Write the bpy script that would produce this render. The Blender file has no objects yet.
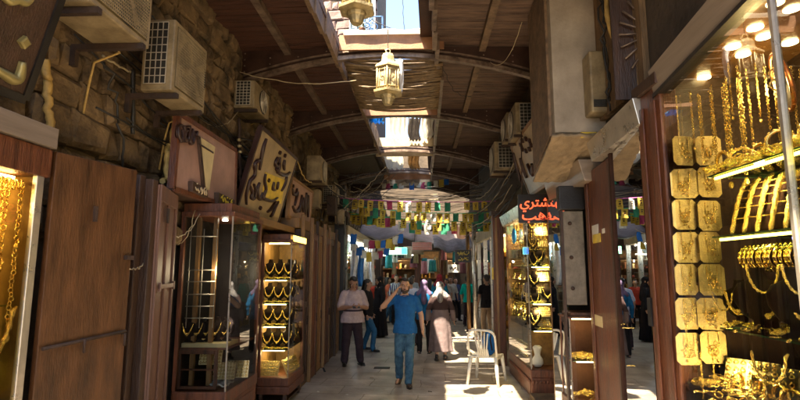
import bpy, math, random
from mathutils import Vector, Matrix, noise
R = math.radians
S = bpy.context.scene
COL = S.collection
rnd = random.Random(7)

# ------------------------------------------------------------------ camera, sky, sun, exposure
F, PITCH, YAW, EYE = 500.0, math.atan(70/500), R(2.27), Vector((0, 0, 1.95))
cd = bpy.data.cameras.new('camera'); cam = bpy.data.objects.new('camera', cd); COL.objects.link(cam)
cd.sensor_width = 36; cd.lens = F/800*36; cd.clip_start = .05; cd.clip_end = 400
cam.location = EYE; cam.rotation_euler = (math.pi/2+PITCH, 0, YAW); S.camera = cam

SUN_DIR = Vector((.30, .50, -1)).normalized()          # the way the light travels
elev = math.asin(-SUN_DIR.z); az = math.atan2(-SUN_DIR.x, -SUN_DIR.y)
W = bpy.data.worlds.new('World'); S.world = W; W.use_nodes = True
nt = W.node_tree; bg = nt.nodes['Background']
sky = nt.nodes.new('ShaderNodeTexSky'); sky.sky_type = 'NISHITA'; sky.sun_disc = False
sky.sun_elevation = elev; sky.sun_rotation = az; sky.air_density = 1.0; sky.dust_density = 2.0
nt.links.new(sky.outputs[0], bg.inputs[0]); bg.inputs[1].default_value = .10
sl = bpy.data.lights.new('sun', 'SUN'); sl.energy = 5.0; sl.angle = R(.6); sl.color = (1, .86, .66)
sun = bpy.data.objects.new('sun', sl); COL.objects.link(sun)
sun.rotation_euler = SUN_DIR.to_track_quat('-Z', 'Y').to_euler()
S.view_settings.view_transform = 'Standard'; S.view_settings.look = 'None'
S.view_settings.gamma = 1; S.view_settings.use_curve_mapping = False
S.view_settings.exposure = 2.75
S.render.engine = 'CYCLES'
S.cycles.max_bounces = 8; S.cycles.diffuse_bounces = 4; S.cycles.glossy_bounces = 4
S.cycles.transparent_max_bounces = 16; S.cycles.caustics_reflective = False; S.cycles.caustics_refractive = False
S.cycles.sample_clamp_indirect = 4

CAMR = Matrix.Rotation(YAW, 3, 'Z') @ Matrix.Rotation(PITCH, 3, 'X')
def ray(px, py): return CAMR @ Vector(((px-400)/F, 1, (200-py)/F))
def P(px, py, X=None, Y=None, Z=None):
    """world point seen at photo pixel px,py on the plane X=, Y= or Z="""
    r = ray(px, py)
    t = (X-EYE.x)/r.x if X is not None else (Y-EYE.y)/r.y if Y is not None else (Z-EYE.z)/r.z
    return EYE + r*t
def PL(px, py, o, n):
    r = ray(px, py); return EYE + r*((Vector(o)-EYE).dot(n)/r.dot(n))

# ------------------------------------------------------------------ materials
def N(nt, t, **k):
    n = nt.nodes.new(t)
    for a, b in k.items(): setattr(n, a, b)
    return n
def mat(name, col, rough=.6, metal=0, var=.25, scale=6, bump=.15, bscale=40, col2=None, emit=None, estr=0, stretch=None, spec=.5, rvar=.15, trans=0):
    m = bpy.data.materials.new(name); m.use_nodes = True; nt = m.node_tree; b = nt.nodes['Principled BSDF']; L = nt.links.new
    tc = N(nt, 'ShaderNodeTexCoord'); mp = N(nt, 'ShaderNodeMapping'); L(tc.outputs['Object'], mp.inputs[0])
    if stretch: mp.inputs['Scale'].default_value = stretch
    n1 = N(nt, 'ShaderNodeTexNoise'); n1.inputs['Scale'].default_value = scale; n1.inputs['Detail'].default_value = 6; n1.inputs['Roughness'].default_value = .65
    L(mp.outputs[0], n1.inputs['Vector'])
    rp = N(nt, 'ShaderNodeValToRGB'); L(n1.outputs[0], rp.inputs[0])
    c2 = col2 or tuple(min(1, c*(1+var)) for c in col)
    rp.color_ramp.elements[0].position = .32; rp.color_ramp.elements[1].position = .68
    rp.color_ramp.elements[0].color = (*[c*(1-var) for c in col], 1); rp.color_ramp.elements[1].color = (*c2, 1)
    L(rp.outputs[0], b.inputs['Base Color'])
    mr = N(nt, 'ShaderNodeMapRange'); L(n1.outputs[0], mr.inputs[0]); mr.inputs['To Min'].default_value = max(.02, rough-rvar); mr.inputs['To Max'].default_value = min(1, rough+rvar)
    L(mr.outputs[0], b.inputs['Roughness'])
    b.inputs['Metallic'].default_value = metal; b.inputs['Specular IOR Level'].default_value = spec
    if bump:
        n2 = N(nt, 'ShaderNodeTexNoise'); n2.inputs['Scale'].default_value = bscale; n2.inputs['Detail'].default_value = 5
        L(mp.outputs[0], n2.inputs['Vector']); bp = N(nt, 'ShaderNodeBump'); bp.inputs['Strength'].default_value = bump; bp.inputs['Distance'].default_value = .02
        L(n2.outputs[0], bp.inputs['Height']); L(bp.outputs[0], b.inputs['Normal'])
    if emit: b.inputs['Emission Color'].default_value = (*emit, 1); b.inputs['Emission Strength'].default_value = estr
    if trans:
        tr = N(nt, 'ShaderNodeBsdfTranslucent'); L(rp.outputs[0], tr.inputs[0]); mx = N(nt, 'ShaderNodeMixShader'); mx.inputs[0].default_value = trans
        L(b.outputs[0], mx.inputs[1]); L(tr.outputs[0], mx.inputs[2]); L(mx.outputs[0], nt.nodes['Material Output'].inputs[0])
    return m
def glass_mat(name, tint=(.93, .95, .93), ior=1.75, rough=.0, boost=1.0):
    m = bpy.data.materials.new(name); m.use_nodes = True; nt = m.node_tree; L = nt.links.new
    nt.nodes.remove(nt.nodes['Principled BSDF'])
    t = N(nt, 'ShaderNodeBsdfTransparent'); t.inputs[0].default_value = (*tint, 1)
    g = N(nt, 'ShaderNodeBsdfGlossy'); g.inputs['Roughness'].default_value = rough
    fr = N(nt, 'ShaderNodeFresnel'); fr.inputs[0].default_value = ior
    geo = N(nt, 'ShaderNodeNewGeometry')
    tc = N(nt, 'ShaderNodeTexCoord'); n = N(nt, 'ShaderNodeTexNoise'); n.inputs['Scale'].default_value = .9; L(tc.outputs['Object'], n.inputs['Vector'])
    bp = N(nt, 'ShaderNodeBump'); bp.inputs['Strength'].default_value = .03; bp.inputs['Distance'].default_value = .05
    L(n.outputs[0], bp.inputs['Height']); L(bp.outputs[0], g.inputs['Normal'])
    ml = N(nt, 'ShaderNodeMath', operation='MULTIPLY'); ml.use_clamp = True; L(fr.outputs[0], ml.inputs[0]); ml.inputs[1].default_value = boost
    mx = N(nt, 'ShaderNodeMixShader'); L(ml.outputs[0], mx.inputs[0]); L(t.outputs[0], mx.inputs[1]); L(g.outputs[0], mx.inputs[2])
    L(mx.outputs[0], nt.nodes['Material Output'].inputs[0]); return m
def emis(name, col, s):
    m = bpy.data.materials.new(name); m.use_nodes = True; nt = m.node_tree; nt.nodes.remove(nt.nodes['Principled BSDF'])
    e = N(nt, 'ShaderNodeEmission'); e.inputs[0].default_value = (*col, 1); e.inputs[1].default_value = s
    nt.links.new(e.outputs[0], nt.nodes['Material Output'].inputs[0]); return m
def floor_mat():
    m = mat('floor_stone', (.42, .365, .29), .42, var=.3, scale=3, bump=.25, bscale=18, col2=(.56, .50, .41), rvar=.2); nt = m.node_tree; L = nt.links.new
    b = nt.nodes['Principled BSDF']; tc = nt.nodes['Texture Coordinate']
    mp = N(nt, 'ShaderNodeMapping'); L(tc.outputs['Object'], mp.inputs[0]); mp.inputs['Rotation'].default_value = (0, 0, R(3))
    br = N(nt, 'ShaderNodeTexBrick'); br.inputs['Scale'].default_value = 1; br.inputs['Brick Width'].default_value = .85; br.inputs['Row Height'].default_value = .55
    br.inputs['Mortar Size'].default_value = .010; br.inputs['Mortar Smooth'].default_value = .35; br.inputs['Color1'].default_value = (.82, .82, .84, 1); br.inputs['Color2'].default_value = (1.1, 1.06, 1.0, 1); br.inputs['Mortar'].default_value = (.55, .50, .43, 1)
    nd = N(nt, 'ShaderNodeTexNoise'); nd.inputs['Scale'].default_value = 2.2; nd.inputs['Detail'].default_value = 4; L(tc.outputs['Object'], nd.inputs['Vector']); va = N(nt, 'ShaderNodeVectorMath', operation='SCALE'); va.inputs['Scale'].default_value = .10; L(nd.outputs['Color'], va.inputs[0]); vb = N(nt, 'ShaderNodeVectorMath', operation='ADD'); L(mp.outputs[0], vb.inputs[0]); L(va.outputs[0], vb.inputs[1]); L(vb.outputs[0], br.inputs[0]); mx = N(nt, 'ShaderNodeMix', data_type='RGBA', blend_type='MULTIPLY'); mx.inputs[0].default_value = 1
    src = b.inputs['Base Color'].links[0].from_socket; L(src, mx.inputs[6]); L(br.outputs[0], mx.inputs[7])
    st = N(nt, 'ShaderNodeTexNoise'); st.inputs['Scale'].default_value = 1.3; st.inputs['Detail'].default_value = 8; L(tc.outputs['Object'], st.inputs['Vector'])
    rr = N(nt, 'ShaderNodeValToRGB'); L(st.outputs[0], rr.inputs[0]); rr.color_ramp.elements[0].position = .38; rr.color_ramp.elements[0].color = (.68, .63, .58, 1); rr.color_ramp.elements[1].position = .6; rr.color_ramp.elements[1].color = (1, 1, 1, 1)
    m2 = N(nt, 'ShaderNodeMix', data_type='RGBA', blend_type='MULTIPLY'); m2.inputs[0].default_value = 1; L(mx.outputs[2], m2.inputs[6]); L(rr.outputs[0], m2.inputs[7]); L(m2.outputs[2], b.inputs['Base Color'])
    bp = N(nt, 'ShaderNodeBump'); bp.inputs['Strength'].default_value = .35; bp.inputs['Distance'].default_value = .008; bp.invert = True; L(br.outputs['Fac'], bp.inputs['Height'])
    L(b.inputs['Normal'].links[0].from_socket, bp.inputs['Normal']); L(bp.outputs[0], b.inputs['Normal'])
    return m
M = dict(
 floor=floor_mat(),
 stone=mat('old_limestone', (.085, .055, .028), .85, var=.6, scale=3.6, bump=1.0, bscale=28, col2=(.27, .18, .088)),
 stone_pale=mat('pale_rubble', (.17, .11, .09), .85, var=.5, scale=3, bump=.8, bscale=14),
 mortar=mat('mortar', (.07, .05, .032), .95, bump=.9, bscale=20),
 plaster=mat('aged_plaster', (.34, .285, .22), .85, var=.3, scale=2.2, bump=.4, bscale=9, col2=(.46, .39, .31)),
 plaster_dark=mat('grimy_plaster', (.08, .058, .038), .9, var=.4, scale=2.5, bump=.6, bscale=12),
 corbel=mat('rough_corbel', (.27, .20, .12), .9, var=.3, scale=5, bump=1.0, bscale=16),
 roof=mat('stained_roof_boards', (.055, .021, .012), .62, var=.45, scale=3, bump=.35, bscale=20, stretch=(1, 7, 1), col2=(.10, .04, .023)),
 roof_w=mat('weathered_roof_boards', (.07, .034, .021), .6, var=.4, scale=2.5, bump=.35, bscale=20, stretch=(1, 7, 1), col2=(.20, .125, .085)),
 sheet=mat('brown_sheet_metal', (.045, .02, .012), .5, .2, var=.4, scale=4, bump=.15),
 steel=mat('painted_steel_arch', (.12, .075, .05), .38, .3, var=.4, scale=8, bump=.15, col2=(.30, .22, .16)),
 tanboard=mat('tan_fascia', (.27, .13, .06), .6, var=.35, scale=3, bump=.2),
 cream=mat('cream_fascia', (.46, .36, .22), .6, var=.3, scale=3, bump=.2),
 edgewood=mat('worn_edge_wood', (.17, .11, .065), .7, var=.5, scale=9, bump=.5, bscale=25),
 wood_red=mat('red_brown_wood', (.115, .034, .013), .42, var=.55, scale=5, bump=.45, bscale=30, stretch=(4, 4, .5), col2=(.20, .065, .026)),
 wood_door=mat('brown_painted_door', (.085, .031, .009), .5, var=.5, scale=3.5, bump=.3, bscale=30, stretch=(3, 3, .6), col2=(.14, .055, .016)),
 wood_dark=mat('dark_wood', (.05, .024, .013), .5, var=.4, scale=5, bump=.4, bscale=30, stretch=(4, 4, .5)),
 wood_pink=mat('faded_shutter_paint', (.15, .072, .045), .55, var=.3, scale=4, bump=.3, bscale=26, stretch=(4, 4, .4)),
 wood_warm=mat('golden_brown_wood', (.23, .12, .04), .45, var=.35, scale=4, bump=.25, stretch=(4, 4, .6)),
 plank=mat('rough_plank', (.20, .12, .055), .8, var=.45, scale=5, bump=.7, bscale=25, stretch=(5, 5, .5)),
 black=mat('black_paint', (.012, .010, .009), .4, bump=.1), velvet=mat('black_velvet', (.022, .015, .012), .9, bump=.1, spec=.1),
 maroon=mat('brown_velvet', (.05, .022, .014), .85, bump=.2, spec=.2),
 cream_velvet=mat('cream_display_pad', (.62, .50, .26), .8, var=.12, bump=.2),
 gold=mat('gold', (1, .66, .20), .24, 1, var=.18, scale=30, bump=.8, bscale=130, rvar=.1),
 gold_s=mat('polished_gold', (1, .70, .24), .14, 1, var=.1, bump=.1), cardgold=mat('gilt_card', (.66, .50, .20), .5, .2, var=.2, scale=25, bump=.35, bscale=90),
 brass=mat('aged_brass', (.52, .42, .22), .45, .55, var=.3, scale=12, bump=.3), ac=mat('yellowed_ac_plastic', (.22, .16, .08), .5, var=.35, scale=5, bump=.15, col2=(.38, .295, .165)),
 ac_dark=mat('dark_ac_coil', (.035, .032, .026), .5, .4, bump=.5, bscale=90), wire_pale=mat('pale_wire', (.55, .5, .4), .4, .3, bump=0),
 rust=mat('rusty_bracket', (.045, .024, .014), .8, var=.5, bump=.4), cable=mat('black_cable', (.02, .018, .015), .5, bump=0), cable_pale=mat('pale_cable', (.42, .34, .2), .5, bump=0),
 hose=mat('yellow_insulated_pipe', (.50, .33, .10), .6, var=.3, scale=9, bump=.4), sign_pink=mat('pinkish_sign_board', (.36, .215, .165), .45, var=.25, scale=3, bump=.1, bscale=20),
 sign_cream=mat('cream_sign_board', (.40, .30, .165), .4, var=.25, scale=3, bump=.1), sign_yellow=mat('yellow_sign_patch', (.72, .52, .05), .45, var=.25, scale=9, bump=.05),
 letter=mat('dark_letters', (.035, .014, .010), .35, bump=.1), letter_gold=mat('olive_gold_letters', (.33, .27, .10), .4, .4, bump=.1), alu=mat('aluminium_trim', (.55, .5, .42), .3, .7, var=.15, bump=.1),
 fascia=mat('brushed_fascia', (.30, .24, .185), .4, .3, var=.2, scale=4, bump=.1, stretch=(1, .3, 6)),
 white_pl=mat('white_plastic', (.72, .69, .60), .4, var=.08, bump=.05), red_l=mat('red_orange_lettering', (.85, .14, .05), .5, bump=0, emit=(.9, .12, .04), estr=.25),
 cane=mat('bamboo_cane', (.20, .135, .07), .55, var=.4, scale=12, bump=.3), cloth_w=mat('white_cloth', (.80, .78, .72), .85, var=.1, bump=.2, trans=.45), cloth_b=mat('blue_tarp', (.03, .30, .62), .6, var=.2, bump=.2, trans=.45),
 cloth_g=mat('grey_striped_cloth', (.30, .28, .27), .8, var=.3, bump=.2, trans=.3), cloth_tan=mat('tan_tarp', (.42, .30, .17), .8, var=.3, bump=.3, trans=.3), tarp_pink=mat('dusty_pink_tarp', (.34, .28, .24), .8, var=.3, scale=2, bump=.3, trans=.3),
 glass=glass_mat('window_glass', ior=1.8), glass_dark=glass_mat('reflective_window_glass', (.85, .86, .82), ior=2.6), glass_soft=glass_mat('case_glass', ior=1.8, boost=.5), shelfglass=glass_mat('shelf_glass', (.75, .92, .82), ior=1.5), edge_green=mat('glass_edge', (.12, .30, .16), .15, bump=0),
 led=emis('led_warm', (1, .70, .24), 5), led_y=emis('led_yellow', (1, .80, .08), 3), led_b=emis('led_blue', (.35, .35, 1), 3), down=emis('downlight', (1, .74, .32), 4), led_w=emis('led_white', (1, .93, .75), 2.2),
 skin=mat('skin', (.42, .235, .15), .5, var=.1, scale=14, bump=.08, bscale=120), skin_t=mat('tanned_skin', (.36, .19, .115), .5, var=.1, scale=14, bump=.08), hair=mat('black_hair', (.018, .013, .010), .45, bump=.5, bscale=120), beard=mat('beard', (.05, .032, .022), .7, bump=.5, bscale=160),
 eye=mat('eye', (.6, .55, .5), .2, var=.02, bump=0), pupil=mat('pupil', (.02, .012, .01), .15, bump=0), lip=mat('lip', (.36, .14, .11), .5, bump=0),
 shoe=mat('brown_leather', (.05, .028, .018), .4, bump=.2), shoe_b=mat('black_leather', (.015, .013, .012), .35, bump=.2),
)
M['amber'] = mat('amber_lining', (.22, .12, .035), .5, .2, var=.4, scale=9, bump=.2)
def cloth(name, col, **k): return mat(name, col, .85, var=k.pop('var', .18), scale=9, bump=.35, bscale=60, spec=.2, **k)
def stripe(m, scale, col, width=.5, axis='Z', w=None):
    """woven stripes in a cloth"""
    nt = m.node_tree; b = nt.nodes['Principled BSDF']; L = nt.links.new; tc = nt.nodes['Texture Coordinate']
    wv = N(nt, 'ShaderNodeTexWave', bands_direction=axis); wv.inputs['Scale'].default_value = scale; L(tc.outputs['Object'], wv.inputs[0])
    rp = N(nt, 'ShaderNodeValToRGB'); rp.color_ramp.interpolation = 'CONSTANT'; rp.color_ramp.elements[1].position = width; L(wv.outputs[1], rp.inputs[0])
    mx = N(nt, 'ShaderNodeMix', data_type='RGBA'); L(rp.outputs[0], mx.inputs[0]); L(b.inputs['Base Color'].links[0].from_socket, mx.inputs[6]); mx.inputs[7].default_value = (*col, 1); L(mx.outputs[2], b.inputs['Base Color'])
    return m

# ------------------------------------------------------------------ mesh kit
OFF = {}
class MB:
    def __init__(s): s.v = []; s.f = []; s.sm = []
    def add(s, vs, fs, smooth=False):
        n = len(s.v); s.v += [Vector(v) for v in vs]; s.f += [tuple(i+n for i in f) for f in fs]; s.sm += [smooth]*len(fs); return s
    def hexa(s, p):   # 8 points: bottom ring 0-3, top ring 4-7
        return s.add(p, [(0, 3, 2, 1), (4, 5, 6, 7), (0, 1, 5, 4), (1, 2, 6, 5), (2, 3, 7, 6), (3, 0, 4, 7)])
    def box(s, x0, x1, y0, y1, z0, z1):
        if x0 > x1: x0, x1 = x1, x0
        if y0 > y1: y0, y1 = y1, y0
        if z0 > z1: z0, z1 = z1, z0
        return s.hexa([(x0, y0, z0), (x1, y0, z0), (x1, y1, z0), (x0, y1, z0), (x0, y0, z1), (x1, y0, z1), (x1, y1, z1), (x0, y1, z1)])
    def cbox(s, c, d, rot=None):
        c = Vector(c); q = rot.to_matrix() if rot is not None and hasattr(rot, 'to_matrix') else (rot or Matrix.Identity(3))
        x, y, z = d[0]/2, d[1]/2, d[2]/2
        return s.hexa([c+q@Vector(k) for k in [(-x, -y, -z), (x, -y, -z), (x, y, -z), (-x, y, -z), (-x, -y, z), (x, -y, z), (x, y, z), (-x, y, z)]])
    def slab(s, o, u, v, w):   # corner, three edge vectors
        o, u, v, w = map(Vector, (o, u, v, w))
        return s.hexa([o, o+u, o+u+v, o+v, o+w, o+u+w, o+u+v+w, o+v+w])
    def tube(s, pts, r, n=8, cap=True, flat=1.0):
        pts = [Vector(p) for p in pts]; k = len(pts); rs = r if isinstance(r, (list, tuple)) else [r]*k
        base = len(s.v); up = None
        for i, p in enumerate(pts):
            t = (pts[min(i+1, k-1)]-pts[max(i-1, 0)]); t = t.normalized() if t.length > 1e-9 else Vector((0, 0, 1))
            if up is None: up = Vector((0, 0, 1)) if abs(t.z) < .9 else Vector((1, 0, 0))
            a = t.cross(up); a = a.normalized() if a.length > 1e-6 else Vector((1, 0, 0)); b = a.cross(t).normalized(); up = b
            for j in range(n):
                an = 2*math.pi*j/n; s.v.append(p + (a*math.cos(an)+b*math.sin(an)*flat)*rs[i])
        for i in range(k-1):
            for j in range(n):
                j2 = (j+1) % n; s.f.append((base+i*n+j, base+i*n+j2, base+(i+1)*n+j2, base+(i+1)*n+j)); s.sm.append(True)
        if cap: s.f.append(tuple(base+j for j in reversed(range(n)))); s.f.append(tuple(base+(k-1)*n+j for j in range(n))); s.sm += [False, False]
        return s
    def lathe(s, prof, c=(0, 0, 0), n=16, sm=True, rot0=0, sx=1, sy=1, q=None):
        c = Vector(c); base = len(s.v); q = q or Matrix.Identity(3)
        for r, z in prof:
            for j in range(n):
                a = rot0+2*math.pi*j/n; s.v.append(c+q@Vector((r*math.cos(a)*sx, r*math.sin(a)*sy, z)))
        for i in range(len(prof)-1):
            for j in range(n): j2 = (j+1) % n; s.f.append((base+i*n+j, base+i*n+j2, base+(i+1)*n+j2, base+(i+1)*n+j)); s.sm.append(sm)
        s.f.append(tuple(base+j for j in reversed(range(n)))); e = base+(len(prof)-1)*n; s.f.append(tuple(e+j for j in range(n))); s.sm += [False, False]
        return s
    def ball(s, c, r, n=12, q=None, m=8):
        rr = r if isinstance(r, (list, tuple)) else (r, r, r); c = Vector(c); q = q or Matrix.Identity(3); base = len(s.v)
        for i in range(1, m):
            ph = math.pi*i/m
            for j in range(n): a = 2*math.pi*j/n; s.v.append(c+q@Vector((rr[0]*math.sin(ph)*math.cos(a), rr[1]*math.sin(ph)*math.sin(a), -rr[2]*math.cos(ph))))
        for i in range(m-2):
            for j in range(n): j2 = (j+1) % n; s.f.append((base+i*n+j, base+i*n+j2, base+(i+1)*n+j2, base+(i+1)*n+j)); s.sm.append(True)
        b0 = len(s.v); s.v.append(c+q@Vector((0, 0, -rr[2]))); s.v.append(c+q@Vector((0, 0, rr[2]))); e = base+(m-2)*n
        for j in range(n): j2 = (j+1) % n; s.f.append((b0, base+j2, base+j)); s.f.append((b0+1, e+j, e+j2)); s.sm += [True, True]
        return s
    def capsule(s, p0, p1, r0, r1, n=12, flat=1.0):
        p0, p1 = Vector(p0), Vector(p1); d = (p1-p0); L = d.length or 1e-6; d = d/L; pts = []; rs = []
        for a in (-80, -50, -20): pts.append(p0+d*math.sin(R(a))*r0); rs.append(r0*math.cos(R(a)))
        for t in (0, .33, .66, 1): pts.append(p0.lerp(p1, t)); rs.append(r0+(r1-r0)*t)
        for a in (20, 50, 80): pts.append(p1+d*math.sin(R(a))*r1); rs.append(r1*math.cos(R(a)))
        return s.tube(pts, rs, n, flat=flat)
    def torus(s, c, R0, r, q=None, n=20, k=6, arc=2*math.pi, start=0):
        c = Vector(c); q = q or Matrix.Identity(3); full = abs(arc-2*math.pi) < 1e-6
        pts = [c+q@Vector((R0*math.cos(start+arc*i/n), R0*math.sin(start+arc*i/n), 0)) for i in range(n+1)]
        return s.tube(pts, r, k, cap=not full)
    def grid(s, fn, nu, nv, smooth=True):
        base = len(s.v)
        for i in range(nu+1):
            for j in range(nv+1): s.v.append(Vector(fn(i/nu, j/nv)))
        for i in range(nu):
            for j in range(nv): a = base+i*(nv+1)+j; s.f.append((a, a+nv+1, a+nv+2, a+1)); s.sm.append(smooth)
        return s
    def build(s, name, m, parent=None, bevel=0, local=False, thick=0, rem=0, wrinkle=0, sub=0):
        off = Vector((0, 0, 0)) if local else OFF.get(parent.name if parent else '', Vector((0, 0, 0)))
        me = bpy.data.meshes.new(name); me.from_pydata([tuple(v-off) for v in s.v], [], s.f); me.polygons.foreach_set('use_smooth', s.sm); me.update()
        o = bpy.data.objects.new(name, me); COL.objects.link(o); me.materials.append(M[m] if isinstance(m, str) else m)
        if parent: o.parent = parent; OFF[o.name] = off
        if thick: md = o.modifiers.new('solid', 'SOLIDIFY'); md.thickness = thick
        if rem:
            md = o.modifiers.new('rem', 'REMESH'); md.mode = 'VOXEL'; md.voxel_size = rem; md.use_smooth_shade = True
            md = o.modifiers.new('sm', 'SMOOTH'); md.factor = .6; md.iterations = 3
        if wrinkle:
            tx = bpy.data.textures.get('wr') or bpy.data.textures.new('wr', 'CLOUDS'); tx.noise_scale = .085; tx.noise_depth = 3
            md = o.modifiers.new('dis', 'DISPLACE'); md.texture = tx; md.strength = wrinkle; md.mid_level = .5; md.texture_coords = 'LOCAL'
        if bevel: md = o.modifiers.new('bev', 'BEVEL'); md.width = bevel; md.segments = 2; md.limit_method = 'ANGLE'; md.angle_limit = R(40)
        return o
def tag(o, label, cat, group=None, kind=None):
    o['kind'] = kind or 'thing'
    if label: o['label'] = label
    if cat: o['category'] = cat
    if group: o['group'] = group
    return o
def thing(name, label, cat, loc=(0, 0, 0), rz=0, group=None):
    o = bpy.data.objects.new(name, None); COL.objects.link(o); o.location = loc; o.rotation_euler = (0, 0, rz); o.empty_display_size = .1
    OFF[o.name] = Vector(loc); return tag(o, label, cat, group)
def one(mb, name, m, label, cat, loc=None, group=None, **k):
    """a thing that is one mesh, its origin at loc"""
    if loc is not None:
        loc = Vector(loc); mb.v = [v-loc for v in mb.v]
    o = mb.build(name, m, **k)
    if loc is not None: o.location = loc
    return tag(o, label, cat, group)
def copy_tree(o, loc=None, rz=None, label=None, group=None, parent=None, scale=None):
    c = o.copy(); COL.objects.link(c)
    if parent: c.parent = parent
    for ch in o.children: copy_tree(ch, parent=c)
    if loc is not None: c.location = loc
    if rz is not None: c.rotation_euler = (0, 0, rz)
    if scale is not None: c.scale = (scale,)*3
    if label: c['label'] = label
    if group: c['group'] = group
    return c
def point(parent, loc, e, col=(1, .72, .34), r=.05, name='bulb'):
    l = bpy.data.lights.new(name, 'POINT'); l.energy = e*.45; l.color = col; l.shadow_soft_size = r
    o = bpy.data.objects.new(name, l); COL.objects.link(o); o.location = Vector(loc)-OFF.get(parent.name, Vector((0, 0, 0))); o.parent = parent
def sag(p0, p1, d, n=14, wob=0, seed=0):
    p0, p1 = Vector(p0), Vector(p1); r = random.Random(seed)
    return [p0.lerp(p1, i/n)+Vector((r.uniform(-wob, wob), r.uniform(-wob, wob), -d*4*(i/n)*(1-i/n)+r.uniform(-wob, wob))) for i in range(n+1)]
def cable(p0, p1, d, label, r=.008, m='cable', wob=.01, seed=0, group=None, name='cable', cat='cable'):
    return one(MB().tube(sag(p0, p1, d, 16, wob, seed), r, 6), name, m, label, cat, p0, group)
def text_mb(s, size, ext=.004):
    c = bpy.data.curves.new('txt', 'FONT'); c.body = s; c.size = size; c.extrude = ext; c.align_x = 'CENTER'; c.offset = size*.012
    o = bpy.data.objects.new('txt', c); COL.objects.link(o); dg = bpy.context.evaluated_depsgraph_get(); me = bpy.data.meshes.new_from_object(o.evaluated_get(dg))
    mb = MB(); mb.add([v.co for v in me.vertices], [tuple(p.vertices) for p in me.polygons]); bpy.data.objects.remove(o); bpy.data.meshes.remove(me); bpy.data.curves.remove(c)
    return mb
def arabic(s): return s[::-1]
def cursive(c, u, w, width, h, seed, r=.006):
    """a line of running cursive strokes too small to read, centred on c in the plane u,w"""
    q = random.Random(seed); mb = MB(); x = -width/2; c, u, w = Vector(c), Vector(u), Vector(w)
    while x < width/2-.02:
        L = q.uniform(.12, .3)*width; k = q.randrange(3); pts = []
        for i in range(9):
            t = i/8; y = (.35*math.sin(t*math.pi*2), .5*t*t, -.35*math.sin(t*math.pi))[k]*h; pts.append(c+u*min(width/2, x+L*t)+w*y)
        mb.tube(pts, [r*(.6+.6*math.sin(math.pi*i/8)) for i in range(9)], 5); mb.ball(c+u*min(width/2, x+L*.5)+w*h*q.choice((-.5, .55)), r*1.2, 6, m=4); x += L*.85
    return mb

# ================================================================== SETTING
g = MB().grid(lambda u, v: (-60+120*u, -20+140*v, 0), 12, 14); tag(g.build('ground', 'floor'), None, None, kind='structure')

def stone_wall(mb, x, y0, y1, z0, z1, face=1, seed=1, hmin=.20, hmax=.36, axis='Y'):
    """irregular stone blocks standing proud of their mortar; face=+1 looks to +X"""
    r = random.Random(seed); z = z0
    while z < z1-.02:
        h = min(r.uniform(hmin, hmax), z1-z); y = y0-r.uniform(0, .2)
        while y < y1:
            w = r.uniform(.6, 1.9)*h; a, b = max(y, y0)+.008, min(y+w, y1)-.008
            if b-a > .05:
                d = r.uniform(-.01, .045); j = lambda: r.uniform(-.026, .026); zz0, zz1 = z+.008, z+h-.008
                pts = []
                for (dx, m) in ((-.12, 0), (d, 1)):
                    pts.append([(x+face*(dx+(j() if m else 0)), yy+(j() if m else 0), zq+(j() if m else 0)) for (yy, zq) in ((a, zz0), (b, zz0), (b, zz1), (a, zz1))])
                i = .035; f = pts[1]; cx = (a+b)/2; cz = (zz0+zz1)/2
                fr = [(q[0]+face*r.uniform(.015, .04), q[1]+(i if q[1] < cx else -i), q[2]+(i if q[2] < cz else -i)) for q in f]
                v = pts[0]+f+fr
                fs = [(0, 1, 5, 4), (1, 2, 6, 5), (2, 3, 7, 6), (3, 0, 4, 7), (4, 5, 9, 8), (5, 6, 10, 9), (6, 7, 11, 10), (7, 4, 8, 11), (8, 9, 10, 11)]
                if face < 0: fs = [q[::-1] for q in fs]
                if axis == 'X': v = [(q[1], q[0], q[2]) for q in v]; fs = [q[::-1] for q in fs]
                mb.add(v, fs)
            y += w
        z += h
    return mb
# left building: stone wall along the alley
lb = thing('stone_building', 'old rough brown stone block building along the left side, behind the air conditioners', 'building', (-2.6, 6, 0))
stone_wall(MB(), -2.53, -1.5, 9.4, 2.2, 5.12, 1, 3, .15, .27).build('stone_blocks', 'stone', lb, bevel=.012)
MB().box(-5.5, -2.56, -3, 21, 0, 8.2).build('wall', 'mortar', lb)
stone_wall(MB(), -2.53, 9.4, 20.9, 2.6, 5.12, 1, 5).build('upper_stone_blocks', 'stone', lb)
for y in (0.3,): MB().box(-2.5, -2.44, y, y+.1, 2.9, 4.9).build('timber_post', 'wood_dark', lb)
# right building
rb = thing('plastered_building', 'dark grimy plastered building lining the right side of the alley above the shop windows', 'building', (2.7, 6, 0))
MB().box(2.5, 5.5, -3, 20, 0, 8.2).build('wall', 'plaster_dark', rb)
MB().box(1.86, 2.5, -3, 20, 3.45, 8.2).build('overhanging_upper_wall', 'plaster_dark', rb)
mb = MB()
for k in range(9): mb.slab((1.80, 3.9+k*.12, 3.42), (.055, 0, 0), (0, .11, 0), (0, 0, 1.3))
mb.build('plank_cladding', 'plank', rb, bevel=.006)
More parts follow.
